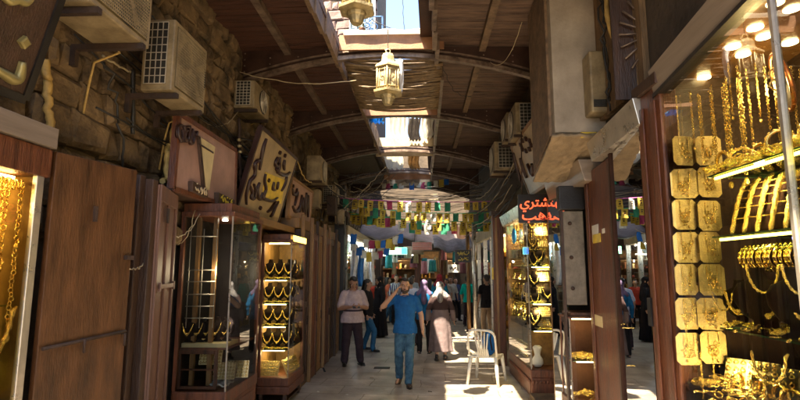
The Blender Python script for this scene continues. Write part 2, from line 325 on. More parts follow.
# house above the roof opening
ub = thing('rubble_stone_house', 'pinkish rubble stone house seen through the roof opening beyond the hanging lanterns', 'house', (-3, 12.6, 4.9))
x1 = P(377, 20, Y=12.6).x
MB().box(-6, x1-.06, 12.66, 17, 4.9, 12).build('wall', 'mortar', ub)
stone_wall(MB(), 12.66, -6, x1, 5.6, 12, -1, 11, .14, .3, axis='X').build('stone_blocks', 'stone_pale', ub)
a, b = P(350, 34, Y=12.55), P(375, -6, Y=12.55)
f = MB(); f.box(a.x-.04, b.x+.04, 12.5, 12.58, a.z-.05, a.z); f.box(a.x-.04, b.x+.04, 12.5, 12.58, b.z, b.z+.05)
for k in range(5): xx = a.x+(b.x-a.x)*k/4; f.box(xx-.015, xx+.015, 12.5, 12.54, a.z, b.z)
for k in range(1, 4): zz = a.z+(b.z-a.z)*k/4; f.box(a.x, b.x, 12.49, 12.515, zz-.012, zz+.012)
wf = f.build('window', 'alu', ub); MB().box(a.x, b.x, 12.57, 12.6, a.z, b.z).build('pane', mat('pale_blue_pane', (.42, .52, .50), .2), wf)
# balcony grille with plants, to the right of the window
gr = MB(); c0 = P(368, 27, Y=12.3)
for k in range(9): gr.torus(c0+Vector((rnd.uniform(-.05, .3), 0, rnd.uniform(-.16, .24))), rnd.uniform(.05, .1), .012, Matrix.Rotation(R(90), 3, 'X'), 12, 5)
gr.box(c0.x-.12, c0.x+.38, 12.28, 12.31, c0.z-.24, c0.z-.21); gr.box(c0.x-.12, c0.x+.38, 12.28, 12.31, c0.z+.27, c0.z+.3); gr.box(c0.x+.36, c0.x+.39, 12.28, 12.5, c0.z-.24, c0.z+.3)
gr.build('balcony_railing', mat('blue_iron', (.03, .10, .24), .4), ub)
pl = thing('potted_plant', 'small leafy plant on the sill beside the barred window above the roof opening', 'plant', P(362, 33, Y=12.4))
mbp = MB()
for k in range(90):
    c = P(362, 28, Y=12.4)+Vector((rnd.gauss(0, .14), rnd.gauss(0, .06), rnd.gauss(0, .16))); q = Matrix.Rotation(rnd.uniform(0, 6), 3, 'Z')@Matrix.Rotation(rnd.uniform(-1, 1), 3, 'X')
    mbp.add([c+q@Vector(v) for v in ((-.03, 0, 0), (0, 0, -.02), (.05, 0, 0), (0, 0, .02))], [(0, 1, 2, 3)])
mbp.build('leaves', mat('leaf_green', (.07, .11, .03), .6), pl); MB().lathe([(.05, 0), (.08, .14), (.085, .15)], P(362, 34, Y=12.4), 12).build('pot', mat('terracotta', (.3, .12, .06), .7), pl)
for (pa, pb, s, d) in (((372, 20), (470, 48), 1, .1), ((402, -10), (405, 44), 2, 0)):
    cable(P(*pa, Y=11), P(*pb, Y=11), d, 'thin black wire crossing the sky in the roof opening' if s == 1 else 'thin black wire hanging down the sky in the roof opening', .010, seed=s)

GARM = [(mat('garment_%s' % n_, c_, .85, bump=.3), n_) for n_, c_ in (('white', (.6, .58, .54)), ('rose', (.42, .16, .2)), ('dark grey', (.06, .06, .07)), ('tan', (.35, .24, .13)), ('teal', (.03, .22, .24)))]
# ---- roof
BY = [3.9, 6.67, 9.4, 12.3, 15.1, 17.9]
XL, XR, SL, SR = -2.54, 1.9, -1.08, .26
def zroof(x): return 5.07-.02*abs(x+.41)
rf = thing('boarded_canopy', 'dark brown boarded roof over the alley with a long open strip in its middle', 'roof', (0, 8, 4.8))
def sky_l(y): return -1.17+.06*(y-5)/2 if y < 7 else -1.05+.05*(y-7)/3
def sky_r(y): return .14+.12*(y-5)/2 if y < 7 else .34
def sheets(x0f, x1f, ya, yb, seed):
    mb = MB(); r = random.Random(seed); y = ya
    while y < yb:
        w = r.uniform(.055, .075); x0, x1 = x0f(y), x1f(y); n = 3
        dz = r.uniform(-.006, .006)
        for i in range(n):
            a = x0+(x1-x0)*i/n; b = x0+(x1-x0)*(i+1)/n; za, zb = zroof(a)+dz, zroof(b)+dz
            mb.hexa([(a, y, za), (b, y, zb), (b, y+w-.004, zb), (a, y+w-.004, za), (a, y, za+.02), (b, y, zb+.02), (b, y+w-.004, zb+.02), (a, y+w-.004, za+.02)])
        y += w
    return mb
sheets(lambda y: XL, sky_l, .8, 9.4, 1).build('left_boarding', 'roof', rf)
sheets(lambda y: XL, sky_l, 9.42, 18.4, 2).build('rear_left_boarding', 'roof', rf)
sheets(sky_r, lambda y: XR, .8, 12.3, 3).build('right_boarding', 'roof_w', rf)
sheets(sky_r, lambda y: XR, 12.32, 18.4, 4).build('rear_right_boarding', 'roof_w', rf)
MB().hexa([(XL, .8, 5.12), (sky_l(0), .8, 5.12), (sky_l(9), 18.4, 5.12), (XL, 18.4, 5.12), (XL, .8, 5.20), (sky_l(0), .8, 5.20), (sky_l(9), 18.4, 5.20), (XL, 18.4, 5.20)]).build('left_roof_covering', 'sheet', rf)
MB().hexa([(sky_r(0)+.02, .8, 5.12), (XR, .8, 5.12), (XR, 18.4, 5.12), (sky_r(9)+.02, 18.4, 5.12), (sky_r(0)+.02, .8, 5.20), (XR, .8, 5.20), (XR, 18.4, 5.20), (sky_r(9)+.02, 18.4, 5.20)]).build('right_roof_covering', 'sheet', rf)
# rafters running along the alley and edge boards of the opening
for x, nm in ((-1.85, 'rafter'), (.88, 'rafter')):
    MB().box(x-.045, x+.045, 0.8, 18.4, zroof(x)-.085, zroof(x)-.008).build(nm, 'steel' if x < 0 else 'edgewood', rf)
e = MB()
for i in range(44):
    y = -2+i*.52
    if .8 < y < 16.2: j = rnd.uniform(-.008, .008); e.box(sky_l(y)-.05+j, sky_l(y)+.004+j, y, y+.515, 4.84+j, 5.19)
e.build('edge_board', 'edgewood', rf)
e = MB()
for i in range(44):
    y = -2+i*.52
    if .8 < y < 16.2: j = rnd.uniform(-.008, .008); e.box(sky_r(y)-.004+j, sky_r(y)+.05+j, y, y+.515, 4.84+j, 5.19)
e.build('edge_board', 'steel', rf)
def arch_z(x):
    t = (x+.44)/2.07; return 4.93-.37*min(1.15, abs(t))**1.9
ROOFB = []
for k, y in enumerate(BY):
    last = ['first', 'second', 'third', 'fourth', 'fifth', 'sixth', 'seventh'][k]
    t = thing('steel_arch', f'shallow brown steel arch spanning under the roof, the {last} one into the distance' if k else 'shallow brown steel arch over the near end of the alley, closest to the viewer', 'roof beam', (-.44, y, 4.5), group='steel arches under the roof')
    pts = [(XL+(XR-.10-XL)*i/28, y-.06, arch_z(XL+(XR-.10-XL)*i/28)) for i in range(29)]
    mb = MB()
    for i in range(28):
        (xa, _, za), (xb, _, zb) = pts[i], pts[i+1]
        mb.hexa([(xa, y-.08, za-.04), (xb, y-.08, zb-.04), (xb, y-.0, zb-.04), (xa, y, za-.04), (xa, y-.08, za+.02), (xb, y-.08, zb+.02), (xb, y, zb+.02), (xa, y, za+.02)])
    mb.build('lower_flange', 'steel', t)
    mb = MB()
    for i in range(28):
        (xa, _, za), (xb, _, zb) = pts[i], pts[i+1]
        mb.hexa([(xa, y-.045, za+.075), (xb, y-.045, zb+.075), (xb, y-.01, zb+.075), (xa, y-.01, za+.075), (xa, y-.045, za+.1), (xb, y-.045, zb+.1), (xb, y-.01, zb+.1), (xa, y-.01, za+.1)])
    mb.build('upper_flange', 'steel', t)
    mb = MB()
    for i in range(28):
        (xa, _, za), (xb, _, zb) = pts[i], pts[i+1]; zt = lambda x: max(zroof(x)-.01, arch_z(x)+.03)
        mb.hexa([(xa, y-.028, za+.02), (xb, y-.028, zb+.02), (xb, y-.018, zb+.02), (xa, y-.018, za+.02), (xa, y-.028, zt(xa)), (xb, y-.028, zt(xb)), (xb, y-.018, zt(xb)), (xa, y-.018, zt(xa))])
    mb.build('web_plate', 'sheet', t)
    if 1 <= k <= 3:
        mb = MB()
        for x in (-2.46, -2.1, -1.7, -1.3, .5, .9, 1.3, 1.7):
            z = arch_z(x)+.14
            while z < zroof(x)-.04: mb.ball((x, y-.03, z), (.012, .006, .012), 6, m=4); z += .09
        mb.build('rivets', 'steel', t)
# fascia boards closing the opening at each arch
for k, (y, z0, z1, m) in enumerate(((6.50, 4.95, 5.17, 'tanboard'), (9.20, 4.87, 5.12, 'tanboard'), (11.75, 4.90, 5.12, 'cream'), (12.36, 4.80, 5.02, 'cream'), (15.2, 4.72, 5.0, 'tanboard'), (16.5, 4.75, 5.0, 'cream'))):
    t = ['reddish brown board under the white plastic edge, between the two hanging lanterns', 'orange brown board closing the opening just behind the bamboo screen', 'tan board across the roof opening behind the hung cloths', 'lower tan board across the roof opening behind the hung cloths', 'brown board deep in the roof opening above the bunting', 'pale board at the far end of the roof opening'][k]
    one(MB().box(-1.10, .345, y, y+.03, z0, z1), 'fascia_board', m, t, 'board', (-.4, y, z0), bevel=.004)
mb = MB().grid(lambda u, v: (-1.05+1.35*u, 6.42+.25*v, 5.20+.012*math.sin(u*17)+.02*v), 24, 3); one(mb, 'plastic_sheet', 'cloth_w', 'rumpled white plastic edge lying along the top of the first cross board', 'plastic sheet', (-.4, 6.7, 5.2), thick=.01)
mb = MB(); r = random.Random(5)
for k in range(88):
    y = 6.78+k*.0215+r.uniform(-.02, .02); z = 4.86-.02*k/88+r.uniform(-.02, .02); s = r.uniform(.015, .09); sk = r.uniform(-.10, .10); rr = r.uniform(.009, .019)
    mb.tube([(-1.06+1.4*i/10, y+sk*(i/10-.5), z-s*4*(i/10)*(1-i/10)+r.uniform(-.004, .004)) for i in range(11)], rr, 6)
for k in range(60):
    y = 6.76+k*.032+r.uniform(-.01, .01); sg = r.uniform(.0, .04); rr = r.uniform(.012, .02)
    mb.tube([(-1.06+1.4*i/8, y+.04*(i/8-.5), 4.92-sg*4*(i/8)*(1-i/8)) for i in range(9)], rr, 5)
one(mb, 'bamboo_screen', 'cane', 'screen of sagging bamboo canes laid across the roof opening behind the lower lantern', 'screen', (-.4, 7.6, 4.8))
def drape(name, m, label, x0, x1, ya, yb, z, d, seed, cat='cloth'):
    r = random.Random(seed); ph = r.uniform(0, 6); fr = r.uniform(14, 24)
    fn = lambda u, v: (x0+(x1-x0)*u+.02*math.sin(v*9+ph), ya+(yb-ya)*v, z-d*4*v*(1-v)+.03*math.sin(u*fr+ph+v*3)+.015*math.sin(u*fr*2.3))
    one(MB().grid(fn, 26, 14), name, m, label, cat, ((x0+x1)/2, ya, z), thick=.004)
drape('hung_cloth', 'cloth_w', 'white cloth slung under the roof opening behind the orange brown board', -.62, -.28, 9.5, 11.6, 5.05, .16, 1)
drape('hung_cloth', 'cloth_b', 'bright blue tarpaulin in the corner of the roof opening', -1.04, -.74, 9.5, 10.1, 5.0, .02, 2)
drape('hung_cloth', 'cloth_g', 'grey cloth slung in the roof opening beside the white one', -.24, .02, 9.9, 11.7, 5.05, .14, 3)
drape('hung_cloth', 'cloth_w', 'narrow white cloth along the right edge of the roof opening', .06, .3, 9.5, 11.7, 5.1, .10, 4)
drape('hung_cloth', 'cloth_w', 'white plastic sheet covering the left of the roof opening behind the third arch', -1.0, -.45, 12.6, 14.9, 5.0, .12, 6)
drape('hung_cloth', 'cloth_tan', 'tan tarpaulin in the middle of the roof opening behind the third arch', -.3, .0, 12.9, 14.9, 5.0, .12, 16)
drape('hung_cloth', 'tarp_pink', 'dusty pink tarpaulin covering the far part of the roof opening', -.8, .0, 16.2, 17.7, 4.95, .15, 7)

GOODS = [(mat('amber_goods', (.6, .32, .06), .5, var=.4, scale=12), 'small amber packet'), (mat('brown_goods', (.22, .09, .04), .5, var=.4, scale=12), 'small brown packet'), (mat('cream_goods', (.55, .45, .28), .5, var=.4, scale=12), 'small cream packet'), (mat('maroon_goods', (.28, .04, .03), .5, var=.4, scale=12), 'small maroon packet'), (mat('ochre_goods', (.45, .28, .05), .4, .3, var=.4, scale=12), 'small ochre packet'), (mat('grey_goods', (.2, .22, .22), .5, var=.4, scale=12), 'small grey packet')]
# ---- far end of the alley: a row of small shops facing the viewer
fe = thing('far_building', 'brown building closing the far end of the alley with lit shop openings', 'building', (0, 21.5, 0))
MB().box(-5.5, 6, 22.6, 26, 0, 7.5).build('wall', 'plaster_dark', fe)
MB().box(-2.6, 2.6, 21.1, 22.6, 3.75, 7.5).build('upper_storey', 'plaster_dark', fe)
for k, x in enumerate((-3.15, -1.75, -.1, .95, 1.55, 2.5)): MB().box(x-.11, x+.11, 21.0, 21.3, 0, 3.75).build('pillar', 'wood_red' if k in (2, 3) else 'wood_dark', fe)
MB().box(-3.3, 3.0, 21.02, 21.25, 2.75, 3.75).build('lintel', 'wood_dark', fe)
for (xa, xb, lab) in ((-3.0, -1.9, 0), (-1.62, -.24, 1), (.03, .82, 2), (1.07, 1.44, 3)):
    sh = MB()
    for z in (.35, .8, 1.2, 1.6, 2.0, 2.35): sh.box(xa, xb, 21.7, 22.1, z-.015, z+.01)
    sd = thing('shop_display', ['lit far shop full of goods at the left of the alley end', 'widest lit far shop straight down the alley, below the pale awning', 'lit far shop behind the purple headscarf and the pale coat', 'narrow lit far shop beside the dark hanging sign'][lab], 'shop display', ((xa+xb)/2, 21.8, 0), group='lit shops at the far end')
    sh.build('shelf', 'wood_warm', sd); MB().box(xa, xb, 22.1, 22.15, 0, 2.75).build('back_panel', mat('ochre_back', (.12, .065, .025), .8, var=.6), sd)
    for z in (.35, .8, 1.2, 1.6, 2.0):
        x = xa+.03
        while x < xb-.1:
            w = rnd.uniform(.05, .16); ci = rnd.randrange(6); it = GOODS[ci]
            one((MB().box(x, x+w, 21.66, 21.86, z+.012, z+rnd.uniform(.08, .30)) if rnd.random() < .6 else MB().ball((x+w/2, 21.75, z+.012+w*.6), (w/2, .06, w*.6), 8, m=6)), 'packet', it[0], it[1]+' '+['among the lit shelves at the left of the alley end', 'on the shelves of the widest lit far shop', 'on the shelves of the lit far shop past the red headscarf', 'on the shelves of the narrow lit far shop'][lab], 'packet', (x, 21.7, z+.012), 'goods on the shelves of the far shops'); x += w+rnd.uniform(.05, .2)
    t = MB().box(xa+.05, xb-.05, 21.5, 21.56, 2.55, 2.6); t.build('strip_light', 'led_w', sd) if lab == 1 else None; point(sd, ((xa+xb)/2, 21.45, 2.3), 5, (1, .8, .48), .03)
mb = MB().grid(lambda u, v: (-1.75+1.9*u, 20.3+.8*v, 2.62+.35*v-.04*(1-v)*abs(math.sin(u*28))), 40, 4); one(mb, 'awning', 'cream', 'pale awning with scalloped edge over the widest far shop', 'awning', (-.8, 21, 2.6), thick=.03)
mb = MB().grid(lambda u, v: (-.2+1.7*u, 19.6+1.3*v, 3.0+.6*v+.07*math.sin(u*9+v*2)), 20, 6); one(mb, 'market_tarp', 'tarp_pink', 'dusty grey pink tarpaulin hung above the red striped sign', 'tarpaulin', (.5, 20, 3), thick=.02)
mb = MB().grid(lambda u, v: (-2.3+2.1*u, 18.2+2.2*v, 3.1+.75*v+.08*math.sin(u*11+v*3)), 20, 6); one(mb, 'market_tarp', 'tarp_pink', 'sloping dusty pink tarpaulin above the green lit sign', 'tarpaulin', (-1.2, 19, 3.1), thick=.02)
mb = MB().grid(lambda u, v: (.5+1.4*u, 18.0+1.2*v, 2.75+.5*v-.15*math.sin(u*3.1)+.05*math.sin(u*13)), 20, 6); one(mb, 'market_tarp', 'cloth_g', 'crumpled dark grey tarpaulin beside the red striped sign', 'tarpaulin', (1.2, 18.4, 2.8), thick=.02)
def panel(name, px0, px1, py0, py1, y, m, label, cat, th=.04, emitm=None):
    a, b = P(px0, py1, Y=y), P(px1, py0, Y=y); t = thing(name, label, cat, ((a.x+b.x)/2, y, a.z)); MB().box(a.x, b.x, y, y+th, a.z, b.z).build('board', m, t, bevel=.006); return t, a, b
t, a, b = panel('lit_sign', 386, 407, 247.5, 254.5, 17.6, emis('green_sign_light', (.25, .75, .35), 1.0), 'small green and blue lit shop sign below the bunting', 'sign')
MB().box(a.x+(b.x-a.x)*.74, b.x-.005, 17.585, 17.6, a.z+.01, b.z-.01).build('blue_panel', emis('blue_sign_light', (.04, .2, .7), 1.0), t); MB().box(a.x+.05, a.x+.42, 17.585, 17.6, a.z+.09, b.z-.09).build('white_band', emis('white_sign_light', (.8, .9, .8), 1.2), t)
t, a, b = panel('striped_sign', 412, 432, 242, 250, 17.4, 'cloth_w', 'white sign with red stripes hanging below the bunting in mid alley', 'sign')
mb = MB()
for k in range(4): z = a.z+(b.z-a.z)*(k+.25)/4; mb.box(a.x+.01, b.x-.01, 17.385, 17.4, z, z+(b.z-a.z)*.11)
mb.build('red_stripes', mat('sign_red', (.6, .06, .06), .5), t)
t, a, b = panel('white_sign', 448, 460, 264.5, 272.5, 16.2, 'white_pl', 'small white sign hanging over the heads on the right of the alley', 'sign')
cursive(((a.x+b.x)/2, 16.19, (a.z+b.z)/2), (1, 0, 0), (0, 0, 1), .28, .12, 1, .009).build('lettering', 'letter', t)
t, a, b = panel('dark_sign', 455, 471, 250, 262.5, 15.6, 'black', 'black hanging sign with yellow writing near the right shops', 'sign')
cursive(((a.x+b.x)/2, 15.59, (a.z+b.z)/2+.08), (1, 0, 0), (0, 0, 1), .36, .11, 2, .009).build('lettering', mat('yellow_paint', (.75, .6, .12), .5), t)
cursive(((a.x+b.x)/2, 15.59, (a.z+b.z)/2-.09), (1, 0, 0), (0, 0, 1), .30, .10, 3, .009).build('second_lettering', bpy.data.materials['yellow_paint'], t)

for k in range(22):
    x, y, z = rnd.uniform(-1.7, 1.7), rnd.uniform(18.6, 20.6), rnd.uniform(2.2, 2.9); c_ = GARM[(k*3) % 5]; w_, h_ = rnd.uniform(.14, .26), rnd.uniform(.3, .6)
    one(MB().grid(lambda u, v: (x+(u-.5)*w_*(1+.3*v), y+.04*math.sin(u*9+k), z-h_*v), 6, 6), 'hanging_garment', c_[0], c_[1]+' garment hanging under the far tarpaulins', 'garment', (x, y, z), 'garments hanging at the far end of the alley', thick=.02)
# ================================================================== AIR CONDITIONERS
def ac_unit(label, x0, x1, y0, y1, z0, z1, side=1, grid=True, bracket=True, mesh=False):
    """outdoor unit; x0 wall side, x1 alley side"""
    t = thing('air_conditioner', label, 'air conditioner', ((x0+x1)/2, (y0+y1)/2, z0), group='air conditioners on the walls')
    MB().box(x0, x1, y0, y1, z0, z1).build('casing', 'ac', t, bevel=.012)
    s = 1 if x1 > x0 else -1; xf = x1+s*.004; H = z1-z0; D = y1-y0; yc, zc = y0+D*.56, (z0+z1)/2; rr = min(D*.40, H*.43)
    q = Matrix.Rotation(R(90), 3, 'Y'); g = MB()
    for k in range(1, 8): g.torus((xf+s*.012, yc, zc), rr*k/7.5, .004, q, 24, 4)
    for k in range(10): a = k*math.pi/5; g.tube([(xf+s*.012, yc+math.cos(a)*rr*.1, zc+math.sin(a)*rr*.1), (xf+s*.012, yc+math.cos(a)*rr, zc+math.sin(a)*rr)], .004, 4)
    if mesh:
        g = MB()
        for k in range(int(D/.022)): g.box(xf, xf+s*.008, y0+D*.08+k*(D*.84)/int(D/.022), y0+D*.08+k*(D*.84)/int(D/.022)+.004, z0+H*.09, z1-H*.09)
        for k in range(int(H/.028)): g.box(xf+s*.002, xf+s*.010, y0+D*.08, y0+D*.92, z0+H*.09+k*(H*.82)/int(H/.028), z0+H*.09+k*(H*.82)/int(H/.028)+.004)
        MB().box(x1, xf-s*.001, y0+D*.07, y0+D*.93, z0+H*.07, z1-H*.07).build('recess', mat('ac_recess', (.10, .075, .035), .6), t)
    g.build('fan_grille', 'ac' if mesh else 'wire_pale', t)
    dk = MB().lathe([(rr, 0), (rr, .006)], (xf-s*.002, yc, zc), 28, q=q); dk.build('fan_opening', 'ac_dark', t)
    fb = MB()
    for k in range(4):
        a = k*math.pi/2+.5; u = Vector((0, math.cos(a), math.sin(a))); v = Vector((s*.01, -math.sin(a)*.4, math.cos(a)*.4)); o = Vector((xf+s*.005, yc, zc)); fb.add([o+u*rr*.15-v*rr*.2, o+u*rr*.9-v*rr*.35, o+u*rr*.9+v*rr*.35, o+u*rr*.15+v*rr*.2], [(0, 1, 2, 3)])
    fb.build('fan_blades', 'ac', t, thick=.003)
    if grid:   # near end: coil behind a wire grid
        xa, xb = x0+(x1-x0)*.12, x0+(x1-x0)*.80; MB().box(xa, xb, y0-.003, y0+.002, z0+H*.09, z1-H*.05).build('coil', 'ac_dark', t)
        w = MB(); n = 4; m_ = 8
        for k in range(n+1): x = xa+(xb-xa)*k/n; w.box(x-.003, x+.003, y0-.012, y0-.006, z0+H*.09, z1-H*.05)
        for k in range(m_+1): z = z0+H*.09+(H*.86)*k/m_; w.box(xa, xb, y0-.014, y0-.009, z-.003, z+.003)
        w.build('coil_guard', 'wire_pale', t)
    if bracket:
        for y in (y0+.07, y1-.1):
            b = MB().box(x0-s*.15, x1+s*.02, y-.02, y+.02, z0-.045, z0-.004); b.box(x0-s*.15, x0-s*.11, y-.02, y+.02, z0-.16, z0-.045)
            b.build('bracket', 'rust', t)
    hx = x0+(x1-x0)*.3; h = MB().tube([(hx, y1-.05, z0+.05), (hx, y1+.04, z0+.0), (x0-s*.10, y1+.07, z0-.06), (x0-s*.16, y1+.12, z0-.2), (x0-s*.2, y1+.13, z0-.5)], .009, 8); h.build('drain_hose', 'hose', t)
    return t
ac_unit('large near air conditioner high on the left wall, seen from below', -2.30, -1.95, 2.70, 3.36, 3.53, 4.10, mesh=True)
ac_unit('boxy air conditioner with a wire gridded dark side, above the pinkish emblem sign', -2.26, -2.0, 3.80, 4.42, 3.39, 4.0, mesh=True)
a = P(262, 80, X=-2.2); ac_unit('small air conditioner tucked under the roof arch, high behind the calligraphy sign', -2.48, -2.2, 6.35, 7.0, 4.10, 4.48)
ac_unit('pale air conditioner on the left wall beyond the calligraphy sign', -2.25, -1.97, 9.7, 10.45, 3.72, 4.22, grid=False)
ac_unit('air conditioner highest on the right wall beside the big plastered bay', 1.84, 1.50, 7.6, 8.3, 4.05, 4.55)
ac_unit('air conditioner on the right wall above the flower emblem sign', 1.84, 1.52, 8.5, 9.1, 4.22, 4.68)
ac_unit('pale air conditioner on the right wall just beyond the flower emblem sign', 1.84, 1.45, 9.5, 10.2, 3.85, 4.42)
ac_unit('far air conditioner on the left wall above the brown shutters', -2.3, -2.0, 11.6, 12.3, 3.5, 3.95)
t = thing('wall_unit', 'long cream wall mounted box beside the big plastered bay and the curved yellow pipe', 'air conditioner', P(597, 100, Y=4.7))
a, b = P(592, 112, Y=4.7), P(603, 50, Y=4.7); MB().box(a.x, b.x+.06, 4.7, 4.92, a.z, b.z).build('casing', 'ac', t, bevel=.02); MB().box(a.x+.02, b.x+.04, 4.685, 4.70, a.z+.05, a.z+.12).build('vent', 'ac_dark', t)

# ================================================================== SIGNS
def board(name, label, p00, p10, p11, p01, m, frame_m, th=.05):
    """quad board: bottom near, bottom far, top far, top near"""
    p = [Vector(k) for k in (p00, p10, p11, p01)]; n = (p[1]-p[0]).cross(p[3]-p[0]).normalized()
    if n.dot(EYE-p[0]) < 0: n = -n
    t = thing(name, label, 'shop sign', p[0]); MB().hexa([p[0]-n*th, p[1]-n*th, p[1], p[0], p[3]-n*th, p[2]-n*th, p[2], p[3]]).build('board', m, t)
    fr = MB()
    for i in range(4):
        a, b = p[i], p[(i+1) % 4]; d = (b-a).normalized(); w = n.cross(d)*.022; fr.hexa([a-w-n*th, b-w-n*th, b+w-n*th, a+w-n*th, a-w+n*.012, b-w+n*.012, b+w+n*.012, a+w+n*.012])
    fr.build('frame', frame_m, t); return t, p[0], n
def strokes(t, o, n, lst, m, r=.02, lift=.02, name='lettering', ox=0, oy=0):
    mb = MB()
    for s in lst:
        w = r
        if isinstance(s[0], (int, float)): w, s = s[0], s[1]
        pts = [PL(x+ox, y+oy, o+n*lift, n) for x, y in s]
        if len(pts) == 1: q = n.to_track_quat('Z', 'Y').to_matrix(); mb.lathe([(w, -lift), (w, lift*.6), (w*.7, lift)], pts[0], 4, False, q=q, rot0=.3); continue
        den = []
        for i in range(len(pts)-1):
            for k in range(3):
                tt = k/3; p0 = pts[max(i-1, 0)]; p1, p2 = pts[i], pts[i+1]; p3 = pts[min(i+2, len(pts)-1)]
                den.append(.5*((2*p1)+(p2-p0)*tt+(2*p0-5*p1+4*p2-p3)*tt*tt+(3*p1-p0-3*p2+p3)*tt**3))
        den.append(pts[-1]); L = len(den); rad = [w*(.55+.6*math.sin(math.pi*min(1, (i+.6)/L))) for i in range(L)]
        mb.tube(den, rad, 6); mb.tube([k-n*lift*.8 for k in den], [q*.9 for q in rad], 6)
    return mb.build(name, m, t)
# near dark sign, top left
t, o, n = board('shop_sign', 'dark sign board with pale raised marks, over the near left gold window', (-2.2, 1.5, 2.86), (-2.2, 2.60, 2.89), (-1.84, 2.50, 3.95), (-1.84, 1.5, 3.95), 'wood_dark', 'black')
strokes(t, o, n, [(.035, [(24.5, 42.5)]), (.026, [(-6, 68), (4, 74), (14, 80), (20, 76), (23, 62)]), (.02, [(4, -4), (10, 2), (18, 0), (26, 3), (33, -3)])], 'letter_gold', lift=.015)
# pinkish sign with emblem
t, o, n = board('shop_sign', 'pinkish sign board with a cream emblem and small plaques, over the left corner showcase', (-2.2, 4.33, 2.67), (-2.2, 5.82, 2.68), (-2.2, 5.79, 3.37), (-2.2, 4.36, 3.37), 'sign_pink', 'wood_red')
A = lambda l: [(168+x/10, 108+y/10) for x, y in l]
strokes(t, o, n, [A([(110, 180), (108, 250), (118, 305), (142, 325), (152, 260), (148, 215)]), A([(165, 175), (172, 240), (160, 290), (180, 325), (205, 300), (215, 235), (222, 178)]), A([(186, 215), (190, 235)]), A([(250, 210), (240, 260), (225, 330), (240, 350), (262, 300), (262, 240)]), A([(262, 300), (280, 270), (296, 236)]), (.012, A([(103, 185), (130, 172), (150, 180)])), (.012, A([(225, 205), (200, 185)]))], 'letter', .020, .02)
q = [PL(x, y, o, n) for x, y in ((198, 137), (213, 147), (207, 190), (203, 187))]
MB().hexa([k for k in q]+[k+n*.025 for k in q]).build('emblem', 'cream_velvet', t)
q = [PL(x, y, o, n) for x, y in ((196, 136), (198, 137), (203.5, 192), (201.5, 190))]
MB().hexa([k for k in q]+[k+n*.028 for k in q]).build('emblem_edge', 'wood_dark', t)
q = [PL(x, y, o+n*.026, n) for x, y in ((198.5, 143), (213, 152), (213, 153.5), (199, 145))]
MB().hexa([k for k in q]+[k+n*.008 for k in q]).build('emblem_band', 'letter', t)
for k, (pp, word) in enumerate(((((188, 181), (203, 190), (203, 198), (188, 191)), '\uFE91\uFEA4\uFEAE'), (((214, 192.5), (230, 200), (230, 208.5), (214, 203)), '\uFEE7\uFEEE\uFEAD'))):
    q = [PL(x, y, o, n) for x, y in pp]; pq = MB().hexa([v for v in q]+[v+n*.05 for v in q]).build('plaque', 'wood_dark', t)
    c = (q[0]+q[1]+q[2]+q[3])/4+n*.055; u = (q[1]-q[0]).normalized(); w = u.cross(n)*-1; w = w if w.z > 0 else -w
    cursive(c, u, w, (q[1]-q[0]).length*.75, .07, 5+k, .007).build('plaque_lettering', 'sign_yellow' if k else 'cream', pq)
# tilted calligraphy sign
t, o, n = board('shop_sign', 'tilted cream sign with flowing dark calligraphy around a yellow patch, left of the alley', (-2.3, 6.15, 2.70), (-2.3, 7.97, 2.68), (-2.0, 7.93, 3.74), (-2.0, 6.10, 3.75), 'sign_cream', 'letter')
q = [PL(x, y, o, n) for x, y in ((265, 172), (285, 180), (281, 204), (262, 197))]; MB().hexa([k for k in q]+[k+n*.006 for k in q]).build('yellow_patch', 'sign_yellow', t)
B3 = lambda l: [(230+x/8, 120+y/8) for x, y in l]; B4 = lambda l: [(230+x/6.156, 165+y/6.156) for x, y in l]
strokes(t, o, n, [B3([(295, 152), (275, 200), (262, 250), (250, 320), (240, 400)]), B3([(240, 320), (212, 335), (198, 365), (200, 400)]), (.03, B3([(402, 262)])), (.03, B3([(442, 286)])),
  B3([(385, 300), (365, 340), (372, 370), (395, 350), (405, 300)]), B3([(400, 350), (395, 385), (380, 430)]), B3([(440, 320), (432, 360), (438, 400)]),
  B4([(165, -10), (158, 30), (150, 70), (125, 98), (112, 140), (102, 190), (104, 242)]), B4([(125, 130), (140, 170), (132, 200), (150, 205), (160, 160), (150, 120)]), B4([(185, 110), (170, 150), (175, 195), (190, 210), (205, 170)]), B4([(222, 55), (215, 100), (222, 150), (205, 200), (228, 215), (262, 222), (295, 202)]),
  (.03, B4([(240, 95)])), B4([(272, 105), (264, 145), (280, 155)]), B4([(297, 105), (290, 150)]), B4([(352, 70), (338, 120), (318, 160)]), B4([(300, 225), (280, 260), (262, 305), (250, 318)]), B4([(285, 225), (250, 275), (232, 290)]), (.03, B4([(188, 265)])), B4([(285, 22), (300, 45), (325, 62), (350, 62), (372, 45)])], 'letter', .024, .02)
# lower far sign with letters
t, o, n = board('shop_sign', 'small pink and cream sign with crowded dark letters, beyond the calligraphy sign', (-2.2, 8.25, 2.84), (-2.2, 9.9, 2.86), (-2.15, 9.9, 3.5), (-2.15, 8.25, 3.5), 'sign_pink', 'wood_warm')
strokes(t, o, n, [B4([(385, 145), (392, 180), (408, 175), (415, 145)]), B4([(420, 165), (408, 210), (400, 250)]), B4([(445, 185), (436, 240), (430, 292)]), B4([(472, 170), (468, 240), (465, 312)]), B4([(388, 255), (402, 285), (420, 280), (432, 250)]), (.03, B4([(390, 130)])), B4([(455, 200), (450, 250), (452, 290)]), B4([(484, 185), (480, 250), (482, 320)])], 'letter', .026, .02)
